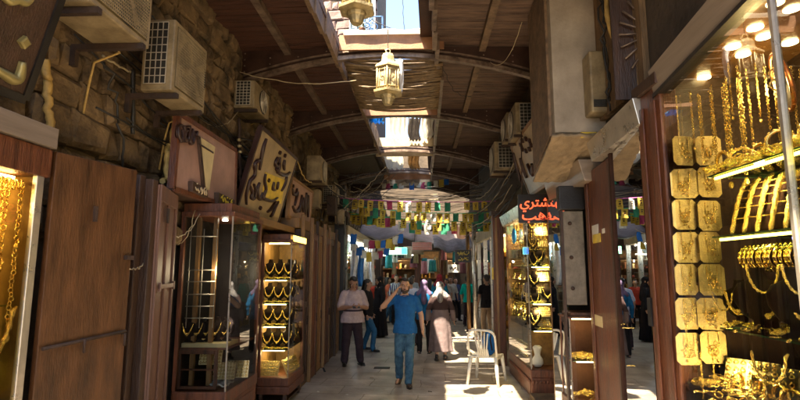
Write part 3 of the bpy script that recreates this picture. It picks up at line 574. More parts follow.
# right flower emblem sign
t, o, n = board('shop_sign', 'pale sign with a dark flower emblem hanging tilted behind the big plastered bay', (1.9, 6.3, 3.22), (1.9, 8.60, 3.22), (1.6, 8.58, 4.06), (1.6, 6.3, 4.06), 'sign_cream', 'wood_warm')
fl = [(.045, [(525.6+5*math.cos(k*math.pi/4), 145+6*math.sin(k*math.pi/4))]) for k in range(8)]
C5 = lambda l: [(480+x/5, 100+y/5) for x, y in l]
strokes(t, o, n, fl+[(.03, C5([(275, 185), (277, 230), (277, 270)])), (.03, C5([(200, 290), (215, 340), (232, 390)])), (.03, C5([(165, 265), (185, 340), (205, 410)])), (.03, C5([(235, 320), (248, 345), (262, 375), (258, 320)]))], 'letter', .03, .02, 'emblem')
# red lettered sign
a, b = P(519, 223, Y=6.95), P(555, 194, Y=6.95)
t = thing('shop_sign', 'black hanging sign with two lines of red Arabic lettering over the right showcase', 'shop sign', ((a.x+b.x)/2, 6.95, a.z)); MB().box(a.x, b.x, 6.95, 7.0, a.z, b.z).build('board', 'black', t, bevel=.005)
for word, zz, sz, nm in (('\uFEE7\uFEB8\uFE98\uFEAE\uFEF1', .62, .18, 'first_line'), ('\uFEAB\uFEEB\uFE90', .16, .20, 'second_line')):
    s1 = text_mb(arabic(word), sz, .008); s1.v = [Vector(((a.x+b.x)/2+v.x, 6.94-v.z, a.z+(b.z-a.z)*zz+v.y-.02)) for v in s1.v]; s1.build(nm, 'red_l', t)
mb = MB()
for x in (a.x+.06, b.x-.06): mb.tube([(x, 6.98, b.z), (x+.02, 6.98, b.z+.9)], .008, 6)
mb.build('hanger', 'rust', t)

# ================================================================== LANTERNS
def lantern(label, c, s=1.0, chain=.5):
    """c = centre of the roof base"""
    c = Vector(c); t = thing('lantern', label, 'lantern', c-Vector((0, 0, .34*s))); H = 6; r0 = .5236
    MB().lathe([(.02, -.37), (.05, -.37), (.07, -.345), (.085, -.29), (.10, -.275), (.105, -.25), (.10, -.235)], c, 12, False).build('bottom_bowl', 'brass', t)
    MB().lathe([(.11, -.24), (.205, -.225), (.21, -.195), (.165, -.18)], c, H, False, r0).build('base_flange', 'brass', t)
    fr = MB(); rb, rt = .165, .158
    for k in range(6):
        a = r0+k*math.pi/3; fr.tube([c+Vector((math.cos(a)*rb, math.sin(a)*rb, -.19)), c+Vector((math.cos(a)*rt, math.sin(a)*rt, .12))], .013, 6)
        a2 = a+math.pi/3; p, q_ = Vector((math.cos(a), math.sin(a), 0)), Vector((math.cos(a2), math.sin(a2), 0)); m_ = (p+q_)/2
        for f0 in (.23, .77):
            w = p.lerp(q_, f0); fr.tube([c+w*rb+Vector((0, 0, -.19)), c+w*rt+Vector((0, 0, .12))], .006, 4)
        for zz in (-.15, .08): fr.tube([c+p*rb*.98+Vector((0, 0, zz)), c+q_*rb*.98+Vector((0, 0, zz))], .007, 4)
        qq = Matrix.Rotation(math.atan2(m_.y, m_.x)+math.pi/2, 3, 'Z')@Matrix.Rotation(math.pi/2, 3, 'X')
        if k % 2: fr.torus(c+m_*rb*.99+Vector((0, 0, -.03)), .03, .005, qq, 10, 4)
        else: fr.torus(c+m_*rb*.99+Vector((0, 0, -.03)), .045, .005, qq, 4, 4)
    fr.build('frame', 'brass', t)
    for k in range(6):
        a = r0+k*math.pi/3; a2 = a+math.pi/3; p, q_ = Vector((math.cos(a), math.sin(a), 0)), Vector((math.cos(a2), math.sin(a2), 0))
        pa = [c+p*rb*.93+Vector((0, 0, -.19)), c+q_*rb*.93+Vector((0, 0, -.19)), c+q_*rt*.93+Vector((0, 0, .12)), c+p*rt*.93+Vector((0, 0, .12))]
        MB().add(pa, [(0, 1, 2, 3)]).build('glass_panel', M['frost'], t)
    MB().lathe([(.17, .12), (.185, .125), (.18, .15), (.13, .19), (.105, .21), (.095, .23), (.09, .29), (.07, .33), (.03, .345)], c, H, False, r0).build('roof', 'brass', t)
    MB().torus(c+Vector((0, 0, .375)), .03, .006, Matrix.Rotation(R(90), 3, 'X'), 14, 5).build('ring', 'brass', t)
    MB().tube(sag(c+Vector((0, 0, .40)), c+Vector((0, 0, .40+chain)), 0, 8, .004, 3), .006, 6).build('chain', 'rust', t); return t
M['frost'] = mat('amber_lantern_glass', (.60, .48, .28), .3, var=.3, scale=10, bump=.2, trans=.4)
c2 = P(388, 78, Y=6.35); lantern('hexagonal brass lantern hanging in front of the bamboo screen beside a white cloth', c2, .95, .28)
c1 = P(357, -8, Y=5.0); lantern('hexagonal brass lantern at the very top of the view, hanging below the open sky', c1, 1, .3)
rr = random.Random(3); p0 = P(395, 60, Y=6.5); mb = MB().grid(lambda u, v: (p0.x+.05+.10*(u-.5)*(1-.3*math.sin(v*5))+.03*math.sin(v*4), p0.y+.03*math.sin(u*7+v*3), p0.z-.50*v), 8, 16)
one(mb, 'hanging_rag', mat('white_rag', (.8, .78, .74), .8, var=.1, bump=.3), 'white rag hanging just behind the brass lantern at the bamboo screen', 'cloth', p0, thick=.012)
cable(P(386, 42, Y=6.6), P(385, 58, Y=6.45), 0, 'short wire holding the brass lantern by the bamboo screen', .006, 'cable_pale', .03, 4)

# ================================================================== JEWELLERY KIT (each kind built once, then copied)
def hide_proto(o): pass
PROTO = {}
def proto(key, fn):
    """first use builds the object, later uses copy it"""
    def place(loc, rz, label, group, cat=None, scale=1):
        if key not in PROTO:
            o = fn(); PROTO[key] = o; n = o
        else: n = copy_tree(PROTO[key])
        n.location = loc; n.rotation_euler = (0, 0, rz); n.scale = (scale,)*3; n['label'] = label; n['group'] = group
        return n
    return place
def f_bust():
    t = thing('necklace_bust', 'x', 'display bust'); mb = MB()
    mb.lathe([(.055, 0), (.06, .01), (.03, .025), (.03, .05), (.06, .07), (.088, .12), (.092, .16), (.075, .195), (.035, .215), (.026, .25), (.028, .262)], (0, 0, 0), 18, sy=.5).build('torso', 'velvet', t, local=True)
    return t
def f_neck():
    mb = MB(); pts = []
    for i in range(21):
        a = math.pi*(.02+.96*i/20); x = .062*math.cos(a); z = .205-.115*math.sin(a)**1.5; y = -.045-.012*math.sin(a); pts.append((x, y, z))
    mb.tube(pts, [.0035+.0035*math.sin(math.pi*i/20) for i in range(21)], 6)
    for i in range(5, 16): p = Vector(pts[i]); mb.ball(p+Vector((0, -.004, -.006)), .007+.002*(i % 2), 6, m=4)
    mb.ball((0, -.062, .082), (.013, .006, .017), 8, m=5)
    return tag(mb.build('gold_necklace', 'gold', local=True), 'x', 'necklace')
def f_tray():
    t = thing('jewellery_tray', 'x', 'tray'); q = Matrix.Rotation(R(24), 3, 'X')
    MB().cbox((0, 0, .09), (.24, .02, .19), Matrix.Rotation(R(-24), 3, 'X')).build('pad', 'cream_velvet', t, local=True, bevel=.006); mb = MB(); r = random.Random(2)
    q = Matrix.Rotation(R(-24), 3, 'X')
    for i in range(7):
        for j in range(5):
            c = q@Vector((-.1+.033*i+r.uniform(-.004, .004), -.016, -.075+.037*j))+Vector((0, 0, .09)); mb.torus(c, .010, .004, q@Matrix.Rotation(R(80+r.uniform(-20, 20)), 3, 'X'), 8, 4); mb.ball(c+q@Vector((0, -.006, .01)), .006, 6, m=4)
    mb.build('rings', 'gold', t, local=True); return t
def f_card(sd=4):
    t = thing('pendant_card', 'x', 'display card'); w, h, c = .078, .095, .024
    pr = [(-w+c, -h), (w-c, -h), (w, -h+c), (w, h-c), (w-c, h), (-w+c, h), (-w, h-c), (-w, -h+c)]
    mb = MB(); mb.add([(x, 0, z) for x, z in pr]+[(x, .006, z) for x, z in pr], [tuple(range(8)), tuple(range(15, 7, -1))]+[(i, i+8, (i+1) % 8+8, (i+1) % 8) for i in range(8)]); mb.build('card', 'cardgold', t, local=True)
    mb = MB(); r = random.Random(sd); qx = Matrix.Rotation(R(90), 3, 'X')
    if sd % 2: mb.torus((r.uniform(-.01, .01), -.005, -.02), .026+.006*(sd % 3), .0028, qx, 18, 4)
    for i in range(10+sd): mb.ball((r.gauss(0, .024), -.008, r.gauss(-.025, .03)), (r.uniform(.003, .008), .004, r.uniform(.003, .011)), 6, m=4)
    for i in range(3): mb.torus((r.uniform(-.04, .04), -.006, r.uniform(-.02, .06)), .012, .002, qx, 10, 4)
    mb.tube([(-.03, -.006, .085), (-.032, -.007, .02), (0, -.008, -.05), (.032, -.007, .02), (.03, -.006, .085)], .0025, 4); mb.build('pendant', 'gold', t, local=True); return t
def f_bangle():
    mb = MB().torus((0, 0, 0), .034, .0055, Matrix.Rotation(R(90), 3, 'Y'), 22, 6)
    for i in range(16): a = i*math.pi/8; mb.ball((0, .037*math.cos(a), .037*math.sin(a)), .0045, 5, m=4)
    return tag(mb.build('gold_bangle', 'gold_s', local=True), 'x', 'bangle')
def f_chain():
    mb = MB()
    for i in range(34): mb.torus((0.002*math.sin(i), .002*math.cos(i*2), -.016*i), .0085, .0026, Matrix.Rotation(R(90), 3, 'X') if i % 2 else Matrix.Rotation(R(90), 3, 'Y'), 8, 4)
    mb.ball((0, 0, -.57), (.014, .01, .02), 8, m=5); mb.ball((0, 0, -.24), (.010, .01, .014), 8, m=5)
    return tag(mb.build('gold_chain', 'gold', local=True), 'x', 'chain')
def f_collar():   # heavy necklace arched over a black sloping stand
    t = thing('necklace_stand', 'x', 'necklace stand'); mb = MB()
    mb.grid(lambda u, v: ((u-.5)*.10*(1-.3*v), .16*v-.0, .30*math.sin(v*1.45)-.0), 8, 14); mb.build('pad', 'maroon', t, local=True, thick=.02); mb = MB()
    for s in (-1, 1):
        pts = [(s*(.034-.008*v)+.002*math.sin(v*60), .16*v-.02-.006, .30*math.sin(v*1.45)+.012) for v in [i/16 for i in range(17)]]; mb.tube(pts, [.009+.005*abs(math.sin(i*1.3)) for i in range(17)], 7)
    for i in range(5): mb.tube([(-.03, .16*(.2+.15*i)-.03, .30*math.sin((.2+.15*i)*1.45)+.006), (.03, .16*(.2+.15*i)-.03, .30*math.sin((.2+.15*i)*1.45)+.006)], .0035, 5)
    mb.build('necklace', 'gold', t, local=True); return t
def f_heap():
    mb = MB(); r = random.Random(9)
    for i in range(46):
        x, y = r.gauss(0, .055), r.gauss(0, .045); z = max(0, .05-.45*(x*x+y*y)**.5*.8)+.008; q = Matrix.Rotation(r.uniform(0, 6), 3, 'Z')@Matrix.Rotation(r.uniform(-.9, .9), 3, 'X')
        k = r.random()
        if k < .5: mb.torus((x, y, z), r.uniform(.010, .024), r.uniform(.002, .004), q, 12, 4)
        elif k < .75: mb.tube([Vector((x, y, z))+q@Vector((t*.012-.03, .012*math.sin(t*1.3), 0)) for t in range(6)], .0035, 5)
        else: mb.ball((x, y, z), (.012, .008, .006), 7, q, 4)
    return tag(mb.build('gold_jewellery_heap', 'gold', local=True), 'x', 'jewellery')
def f_loop():   # one big rope necklace lying / hanging in a U
    mb = MB(); pts = [(.055*math.cos(a)*(1 if math.sin(a) > 0 else 1.15), 0, -.12*math.sin(a)) for a in [math.pi*(i/24) for i in range(25)]]
    mb.tube(pts, [.004+.003*(i % 2) for i in range(25)], 7); return tag(mb.build('gold_rope_necklace', 'gold', local=True), 'x', 'necklace')
BUST, NECK, TRAY, CARD, BANG, CHAIN, COLLAR, HEAP, LOOP = [proto(k, f) for k, f in zip('abcdefghi', (f_bust, f_neck, f_tray, f_card, f_bangle, f_chain, f_collar, f_heap, f_loop))]
CARD2, CARD3, CARD4 = proto('c2', lambda: f_card(7)), proto('c3', lambda: f_card(10)), proto('c4', lambda: f_card(13))
def bust_with(loc, rz, where, s=1.0):
    BUST(loc, rz, f'bust {where}', f'velvet busts {where}', scale=s); NECK(loc, rz, f'gold necklace {where}', f'necklaces {where}', scale=s)

# ================================================================== LEFT SHOPS
def quadbox(mb, a, b, z0, z1, th, n):   # vertical panel between plan points a,b with thickness th along n
    a, b, n = Vector((*a, z0)), Vector((*b, z0)), Vector(n); return mb.slab(a, b-a, n*th, Vector((0, 0, z1-z0)))
# near gold window
t = thing('shop_window', 'near gold window at the left edge with hanging chains, under the dark sign', 'shop window', (-2.2, 2.2, 0))
MB().box(-2.75, -2.19, 1.0, 2.84, 0, .55).build('plinth', 'wood_red', t, bevel=.01); MB().box(-2.75, -2.19, 1.0, 2.84, 2.49, 2.66).build('header', 'wood_red', t, bevel=.006)
MB().box(-2.5, -2.17, 1.0, 2.845, 2.665, 2.79).build('fascia', 'fascia', t, bevel=.004); MB().box(-2.225, -2.195, 2.745, 2.80, .55, 2.49).build('edge_post', 'alu', t, bevel=.004)
MB().box(-2.75, -2.70, 1.0, 2.84, .55, 2.49).build('back_panel', mat('amber_back', (.33, .17, .04), .35, .2, bump=.1), t); MB().box(-2.7, -2.24, 2.80, 2.84, .55, 2.49).build('side_panel', mat('amber_side', (.4, .22, .05), .35, .2, bump=.1), t)
MB().add([(-2.205, 1.0, .55), (-2.205, 2.745, .55), (-2.205, 2.745, 2.49), (-2.205, 1.0, 2.49)], [(0, 1, 2, 3)]).build('glass_pane', 'glass', t)
for z in (1.15, 1.75): MB().box(-2.68, -2.3, 1.1, 2.76, z, z+.008).build('shelf', 'shelfglass', t)
led = MB().box(-2.32, -2.29, 1.1, 2.7, 2.46, 2.475).build('led_strip', 'led', t)
point(t, (-2.4, 2.4, 2.35), 5, (1, .66, .2)); point(t, (-2.45, 1.9, 1.5), 3, (1, .66, .2)); point(t, (-2.45, 2.45, .9), 4, (1, .66, .2))
for k in range(14):
    y = 2.72-k*.045; CHAIN((-2.26-.05*(k % 3), y, 2.44), rnd.uniform(0, 3), 'gold chain hanging from the rail of the near left window', 'gold chains in the near left window', scale=1.5+.5*(k % 3))
    for j in range(2): BANG((-2.27-.02*j, y+.03*j, 2.43), R(70+rnd.uniform(-20, 20)), 'gold bangle on the top rail of the near left window', 'bangles on the rail of the near left window', scale=.8)
for z, n in ((1.16, 'middle'), (1.76, 'upper')):
    for k in range(3): HEAP((-2.45+.03*k, 2.58-k*.25, z), k, f'gold heap on the {n} shelf of the near left window', 'gold heaps in the near left window', scale=1.2)
for k in range(4): HEAP((-2.38, 2.64-k*.17, .60+.02*k), k*1.3, 'gold heap on the floor of the near left window', 'gold heaps in the near left window', scale=1.5)
for k in range(5): BANG((-2.32, 2.62-k*.05, .78), R(20), 'thick gold bangle on the floor of the near left window', 'bangles on the floor of the near left window', scale=1.6)
LOOP((-2.28, 2.60, 1.75), R(75), 'long gold loop hanging in the near left window', 'gold loops in the near left window', scale=2.4)
# brown door standing open
A, B = Vector((-2.19, 2.87)), Vector((-2.03, 3.46)); u = (B-A).normalized(); nn = Vector((u.y, -u.x, 0))
t = thing('folding_door', 'tall plain brown door leaf with a horizontal bar beside the near gold window', 'door', (A.x, A.y, 0))
quadbox(MB(), A, B, .02, 2.66, .04, -nn).build('leaf', 'wood_door', t, bevel=.004)
def on(tt, z, off): p = A+(B-A)*tt; return Vector((p.x, p.y, z))+nn*off
MB().tube([on(.02, 1.50, .02), on(.97, 1.535, .02)], .011, 8).build('bar', 'rust', t)
mb = MB()
for k in (.45, .95): mb.tube([on(k, 1.52, .0), on(k, 1.52, .03), on(k, 1.44, .03)], .009, 6)
mb.build('bar_bracket', 'rust', t); MB().slab(on(.9, 2.02, .0), nn*.03, Vector((u.x, u.y, 0))*.06, (0, 0, .03)).build('latch', 'rust', t); MB().slab(on(.46, 2.26, .0), nn*.02, Vector((u.x, u.y, 0))*.02, (0, 0, .1)).build('lock_plate', 'rust', t)
cable(on(.98, 1.96, .0), P(143, 264, X=-2.08), .02, 'thin pale cord tied between the brown door and the folding shutter', .004, 'cable_pale')
# dark posts and faded folding shutter
t = thing('door_frame', 'dark moulded wooden door posts between the brown door and the faded shutter', 'door frame', (-2.2, 3.7, 0))
for k, (xa, ya) in enumerate(((-2.30, 3.50), (-2.24, 3.60), (-2.20, 3.70), (-2.14, 3.78))): MB().box(xa-.3, xa+.06, ya, ya+.075, 0, 2.72-.02*k).build('post', 'wood_dark', t, bevel=.01)
A, B = Vector((-2.07, 3.86)), Vector((-2.26, 4.52)); u = (B-A).normalized(); nn = Vector((u.y, -u.x, 0)); nn = nn if nn.x > 0 else -nn
t = thing('folding_shutter', 'faded pinkish brown wooden folding shutter with a small bolt, left of the corner showcase', 'shutter', (A.x, A.y, 0))
quadbox(MB(), A, B, .02, 2.63, .045, -nn).build('leaf', 'wood_pink', t, bevel=.006)
mb = MB()
for (ta, tb, za, zb) in ((0, .08, .02, 2.63), (.92, 1, .02, 2.63), (.46, .54, .02, 2.63), (.08, .46, 2.50, 2.63), (.54, .92, 2.50, 2.63), (.08, .46, .02, .2), (.54, .92, .02, .2)):
    a, b = A+(B-A)*ta, A+(B-A)*tb; quadbox(mb, a, b, za, zb, .018, nn)
mb.build('stiles', 'wood_pink', t, bevel=.004)
mb = MB()
for tt in (.1, .9): mb.slab(Vector(((A+(B-A)*tt).x, (A+(B-A)*tt).y, 1.78))+nn*.018, nn*.02, Vector((u.x, u.y, 0))*.04, (0, 0, .07))
mb.slab(Vector(((A+(B-A)*.1).x, (A+(B-A)*.1).y, 1.80))+nn*.02, nn*.012, Vector((u.x, u.y, 0))*.55, (0, 0, .035)); mb.build('bolt', 'wood_pink', t); MB().slab(Vector(((A+(B-A)*.3).x, (A+(B-A)*.3).y, 2.34))+nn*.018, nn*.015, Vector((u.x, u.y, 0))*.06, (0, 0, .12)).build('plate', 'rust', t)

def showcase(label, x0, x1, y0, y1, zb, zt, wood='wood_red', crown=.16, back=None, legs=False, shelves=(), lit=0, near=True, light_col=(1, .72, .3), base0=0, rear_m='velvet', gm='glass', skew=0):
    """x0 wall side, x1 alley side; glass on the alley face and the near face"""
    s = 1 if x1 > x0 else -1; t = thing('jewellery_showcase', label, 'showcase', ((x0+x1)/2, (y0+y1)/2, 0)); p = .035
    mb = MB().box(x0, x1+s*.012, y0-.012, y1+.012, zb-.12, zb); mb.build('sill', wood, t, bevel=.012)
    if legs:
        b = MB().box(x0, x1+s*.03, y0-.03, y1+.03, .17, zb-.121); b.build('base_board', wood, t, bevel=.012)
        for xx in (x0+s*.05, x1-s*.05):
            for yy in (y0+.05, y1-.05): MB().box(xx-.025, xx+.025, yy-.025, yy+.025, 0, .17).build('leg', 'wood_dark', t)
        MB().box(x0, x1-s*.02, y0+.02, y1, .05, .075).build('stretcher', 'wood_dark', t)
    else:
        MB().box(x0, x1, y0, y1, base0, zb-.12).build('base', wood, t, bevel=.01); n = MB(); dz = (zb-.12-base0)
        if dz > .12:
            n.box(x1, x1+s*.012, y0+.06, y1-.06, base0+.04, zb-.16); n.box(x0+s*.06, x1-s*.06, y0-.012, y0, base0+.04, zb-.16); n.build('base_panel', wood, t, bevel=.006)
    for (xx, yy) in ((x1, y0), (x1, y1), (x0, y0)):
        xa = xx-s*p if xx == x1 else xx; ya = yy if yy == y0 else yy-p
        w = p*(.35 if (xx, yy) == (x1, y0) else 1); MB().box(xa if w == p else xx-s*w, (xa+s*p) if w == p else xx, ya, ya+w, zb, zt).build('post', wood if w == p else 'alu', t)
    MB().box(x0, x1+s*.015, y0-.015, y1+.015, zt, zt+crown*.35).build('crown', wood, t, bevel=.006); MB().box(x0, x1-s*.03, y0+.03, y1, zt+crown*.35, zt+crown).build('crown_top', wood, t, bevel=.006)
    MB().box(x0, x0+s*.015, y0+p, y1-p, zb, zt).build('back_panel', rear_m, t); MB().box(x0+s*.015, x1-s*p, y1-.02, y1-.004, zb, zt).build('far_panel', rear_m, t)
    MB().add([(x1-s*(.006+skew), y0+p*.35, zb), (x1-s*(.006-skew*.6), y1-p, zb), (x1-s*(.006-skew*.6), y1-p, zt), (x1-s*(.006+skew), y0+p*.35, zt)], [(0, 1, 2, 3)]).build('glass_pane', gm, t)
    if near: MB().add([(x0+s*p, y0+.006, zb), (x1-s*p*.35, y0+.006, zb), (x1-s*p*.35, y0+.006, zt), (x0+s*p, y0+.006, zt)], [(0, 1, 2, 3)]).build('glass_pane', 'glass', t)
    for z in shelves:
        sh = MB().box(x0+s*.02, x1-s*.04, y0+.04, y1-.03, z, z+.008).build('shelf', 'shelfglass', t); MB().box(x0+s*.02, x1-s*.04, y0+.036, y0+.04, z, z+.008).build('shelf_edge', 'edge_green', sh)
        if lit: MB().box(x0+s*.05, x1-s*.08, y0+.05, y0+.065, z-.012, z-.004).build('led_strip', 'led', t)
    if lit:
        MB().box(x0+s*.08, x1-s*.06, y0+.08, y0+.1, zt-.02, zt-.008).build('led_strip', 'led', t)
        zs = [zb]+list(shelves)+[zt]
        for a, b in zip(zs, zs[1:]): point(t, ((x0+x1)/2, y0+(y1-y0)*.3, b-.06), lit, light_col, .03)
    return t
# corner showcase 1
X0, X1, Y0, Y1 = -2.46, -1.92, 5.06, 6.0
t = showcase('tall dim corner showcase with a white rack inside, below the pinkish sign', X0, X1, Y0, Y1, .76, 2.50, lit=0, crown=.14, rear_m='black', shelves=())
point(t, (-2.1, 5.2, 1.95), 4.0, (1, .8, .5)); MB().lathe([(.03, 0), (.03, .015)], (-2.1, 5.3, 2.475), 12).build('downlight', 'led_w', t)
for x in (-2.34, -2.16): MB().box(x-.02, x+.02, 5.2, 5.24, .76, 2.5).build('upright', 'wood_warm', t)
rk = MB()
for z in (1.46, 1.58, 1.70, 1.83, 1.95, 2.3): rk.tube([(-2.42, 5.17, z), (-2.12, 5.17, z)], .006, 6)
for x in (-2.41, -2.27, -2.13): rk.tube([(x, 5.18, 1.36), (x, 5.18, 2.38)], .005, 6)
rk.build('display_rack', 'wire_pale', t)
sh = MB().box(-2.45, -1.95, 5.14, 5.95, 1.15, 1.17).build('shelf', 'wood_red', t)
cb = MB(); y = 5.115
for (xa, xb, za, zb_) in ((-2.44, -2.41, .77, 1.15), (-2.07, -2.04, .77, 1.15), (-2.41, -2.07, 1.11, 1.15), (-2.41, -2.07, .77, .80), (-2.41, -2.07, .95, .965)): cb.box(xa, xb, y, y+.03, za, zb_)
cb.build('inner_cabinet', 'wood_red', t, bevel=.003)
MB().box(-2.43, -1.97, 5.15, 5.5, 1.171, 1.21).build('pad', 'cream_velvet', t)
for k in range(5):
    w = 'in a row on the shelf of the dim corner showcase'; bust_with((-2.38+k*.085, 5.22+.03*k, 1.215), R(-8), w, .95)
for k in range(3): TRAY((-2.2+.11*k, 5.35+.1*k, .80 if k else .97), R(10), 'gold ring tray low in the dim corner showcase', 'ring trays in the dim corner showcase', scale=.95)
one(MB().grid(lambda u, v: (-2.2+.22*u, 5.2+.25*v, .775+.035*abs(math.sin(u*7)*math.sin(v*6+1))), 14, 14), 'folded_cloth', 'cloth_w', 'crumpled white cloth on the floor of the dim corner showcase', 'cloth', (-2.1, 5.3, .775), thick=.008)
cable(P(165, 232, X=-2.25), P(200, 214, Y=5.0), .12, 'loose pale wire drooping over the crown of the corner showcase', .005, 'cable_pale', .01, 2)
cable(P(172, 240, Y=4.98), P(196, 210, Y=4.98), .16, 'second loose pale wire looped in front of the corner showcase', .004, 'cable_pale', .01, 5)
# showcase 2 (lit)
t = showcase('tall lit showcase packed with gold on black busts, standing on short legs', -2.37, -1.92, 7.46, 8.35, .40, 2.36, lit=3.2, crown=.13, rear_m='amber', legs=True, shelves=(.78, 1.12, 1.45, 1.80), light_col=(1, .76, .38))
MB().box(-1.915, -1.90, 7.50, 8.32, 2.38, 2.47).build('lit_header', emis('amber_header', (1, .72, .12), .8), t)
for k, z in enumerate((.79, 1.13, 1.46, 1.81)):
    nm = ['lowest', 'second', 'third', 'top'][k]
    for i in range(4): HEAP((-2.28+.1*i, 7.52, z+.005), i, 'gold heap at the front of a shelf in the lit left showcase', 'gold heaps in the lit left showcase', scale=.6)
    for i in range(3): bust_with((-2.27+.14*i, 7.60+.02*i, z), 0, f'on the {nm} shelf of the lit left showcase', 1.15)
    for i in range(3): bust_with((-2.04, 7.78+.2*i, z), R(80), f'on the {nm} shelf facing out of the lit left showcase', 1.15)
for i in range(3):
    TRAY((-2.22+.05*i, 7.56, .41) if i == 0 else (-2.0, 7.62+.26*i-.1, .41), 0 if i == 0 else R(78), 'gilded ring pad at the bottom of the lit left showcase', 'ring pads in the lit left showcase', scale=1.15)
# wall pieces between and beyond the showcases
t = thing('shop_cornice', 'grimy golden wood cornice under the signs along the left shops', 'cornice', (-2.3, 6.8, 2.5))
MB().box(-2.5, -2.12, 6.05, 8.4, 2.56, 2.66).build('upper_moulding', 'wood_warm', t, bevel=.01); MB().box(-2.5, -2.2, 4.3, 6.0, 2.655, 2.665).build('ledge', 'wood_dark', t); MB().box(-2.5, -2.05, 8.42, 13, 2.66, 2.84).build('lower_moulding', 'wood_warm', t, bevel=.01)
t = thing('shop_doorway', 'dark recessed doorway between the two left showcases', 'doorway', (-2.4, 6.8, 0)); MB().box(-2.50, -2.44, 6.02, 7.44, 0, 2.54).build('door', 'wood_dark', t); MB().box(-2.44, -2.36, 6.02, 6.12, 0, 2.54).build('jamb', 'wood_red', t); MB().box(-2.44, -2.36, 7.3, 7.4, 0, 2.54).build('jamb', 'wood_red', t)
for k, (y, w, m) in enumerate(((8.50, .50, 'wood_dark'), (9.08, .55, 'wood_red'), (9.72, .5, 'wood_warm'), (10.35, .6, 'wood_red'), (11.05, .6, 'wood_dark'), (11.75, .6, 'wood_warm'))):
    x = -2.02+.03*(k % 2); t = thing('shutter_door', ['dark wooden shutter door right beside the lit left showcase', 'red brown wooden shutter door, second beyond the lit left showcase', 'golden brown wooden shutter door behind the man in the striped polo shirt', 'red brown wooden shutter door just beyond the man in the striped polo shirt', 'dark wooden shutter door near the black post on the left', 'golden brown wooden shutter door farthest along the left wall'][k], 'door', (x, y, 0), group='wooden shutter doors along the left wall')
    MB().box(x-.3, x, y, y+w, 0, 2.65).build('leaf', m, t, bevel=.006); mb = MB()
    for (ya, yb, za, zb_) in ((0, .07, .03, 2.62), (w-.07, w, .03, 2.62), (.07, w-.07, 2.5, 2.62), (.07, w-.07, 1.3, 1.4), (.07, w-.07, .03, .2)): mb.box(x, x+.022, y+ya, y+yb, za, zb_)
    mb.build('stiles', m, t, bevel=.004); MB().box(x+.022, x+.045, y+w-.06, y+w-.03, 1.0, 1.15).build('handle', 'rust', t); MB().box(x-.01, x+.05, y-.03, y+.02, 0, 2.9).build('pilaster', 'wood_warm' if m != 'wood_warm' else 'wood_dark', t, bevel=.008)
t = thing('iron_post', 'thick black post with cables at the left of the bunting', 'post', (-1.98, 13.0, 0)); MB().box(-2.15, -1.9, 12.5, 12.8, 0, 4.1).build('shaft', 'black', t, bevel=.01); MB().box(-2.2, -1.84, 12.45, 12.85, 3.3, 3.42).build('collar', 'rust', t)
# far left shop with pale blue glow and cloths
t = thing('lit_shop', 'far left shop with a pale bluish glass front behind the veiled women', 'shop front', (-2.3, 16.5, 0))
for y in (13.4, 15.1, 16.9, 18.7, 20.4): MB().box(-2.1, -1.95, y, y+.12, 0, 2.9).build('post', 'alu', t)
MB().box(-2.5, -1.93, 13.4, 20.5, 2.9, 3.15).build('fascia', 'cream', t); MB().box(-2.5, -2.42, 13.4, 20.5, 0, 2.9).build('back_panel', mat('pale_blue_wall', (.35, .48, .55), .6), t)
MB().add([(-2.02, 13.5, .3), (-2.02, 20.4, .3), (-2.02, 20.4, 2.9), (-2.02, 13.5, 2.9)], [(0, 1, 2, 3)]).build('glass_pane', 'glass', t); mb = MB()
for z in (.5, .95, 1.4, 1.85, 2.3):
    mb.box(-2.42, -2.15, 13.5, 20.3, z-.02, z)
    for i in range(8): y = 13.6+i*.83+rnd.uniform(0, .5); it = GOODS[(2, 5, 2, 4)[rnd.randrange(4)]]; one(MB().box(-2.4, -2.2, y, y+rnd.uniform(.1, .3), z+.002, z+rnd.uniform(.1, .36)), 'packet', it[0], it[1]+' on the shelves of the far left shop with the bluish front', 'packet', (-2.3, y, z), 'goods in the far left shop')
mb.build('shelves', 'white_pl', t); point(t, (-2.2, 15, 2.7), 14, (.75, .88, 1), .02); point(t, (-2.2, 18.3, 2.7), 14, (.75, .88, 1), .02)
MB().box(-2.2, -2.15, 14, 20, 2.84, 2.88).build('strip_light', 'led_w', t)
for k, (px, y, c) in enumerate(((354, 13.2, (.72, .74, .78)), (361, 13.9, (.05, .22, .6)), (372, 15.0, (.78, .78, .8)))):
    p = P(px, 268, Y=y); m = cloth('hanging_scarf_%d' % k, c)
    one(MB().grid(lambda u, v: (p.x+(u-.5)*.16+.02*math.sin(v*6+k), y+.05*math.sin(u*9), 2.6-1.1*v), 8, 10), 'hanging_scarf', m, ['white scarf hanging by the black post above the veiled women', 'blue scarf hanging above the veiled women', 'white scarf hanging farthest into the alley above the veiled women'][k], 'scarf', (p.x, y, 2.6), 'scarves hung at the far left shop', thick=.01)

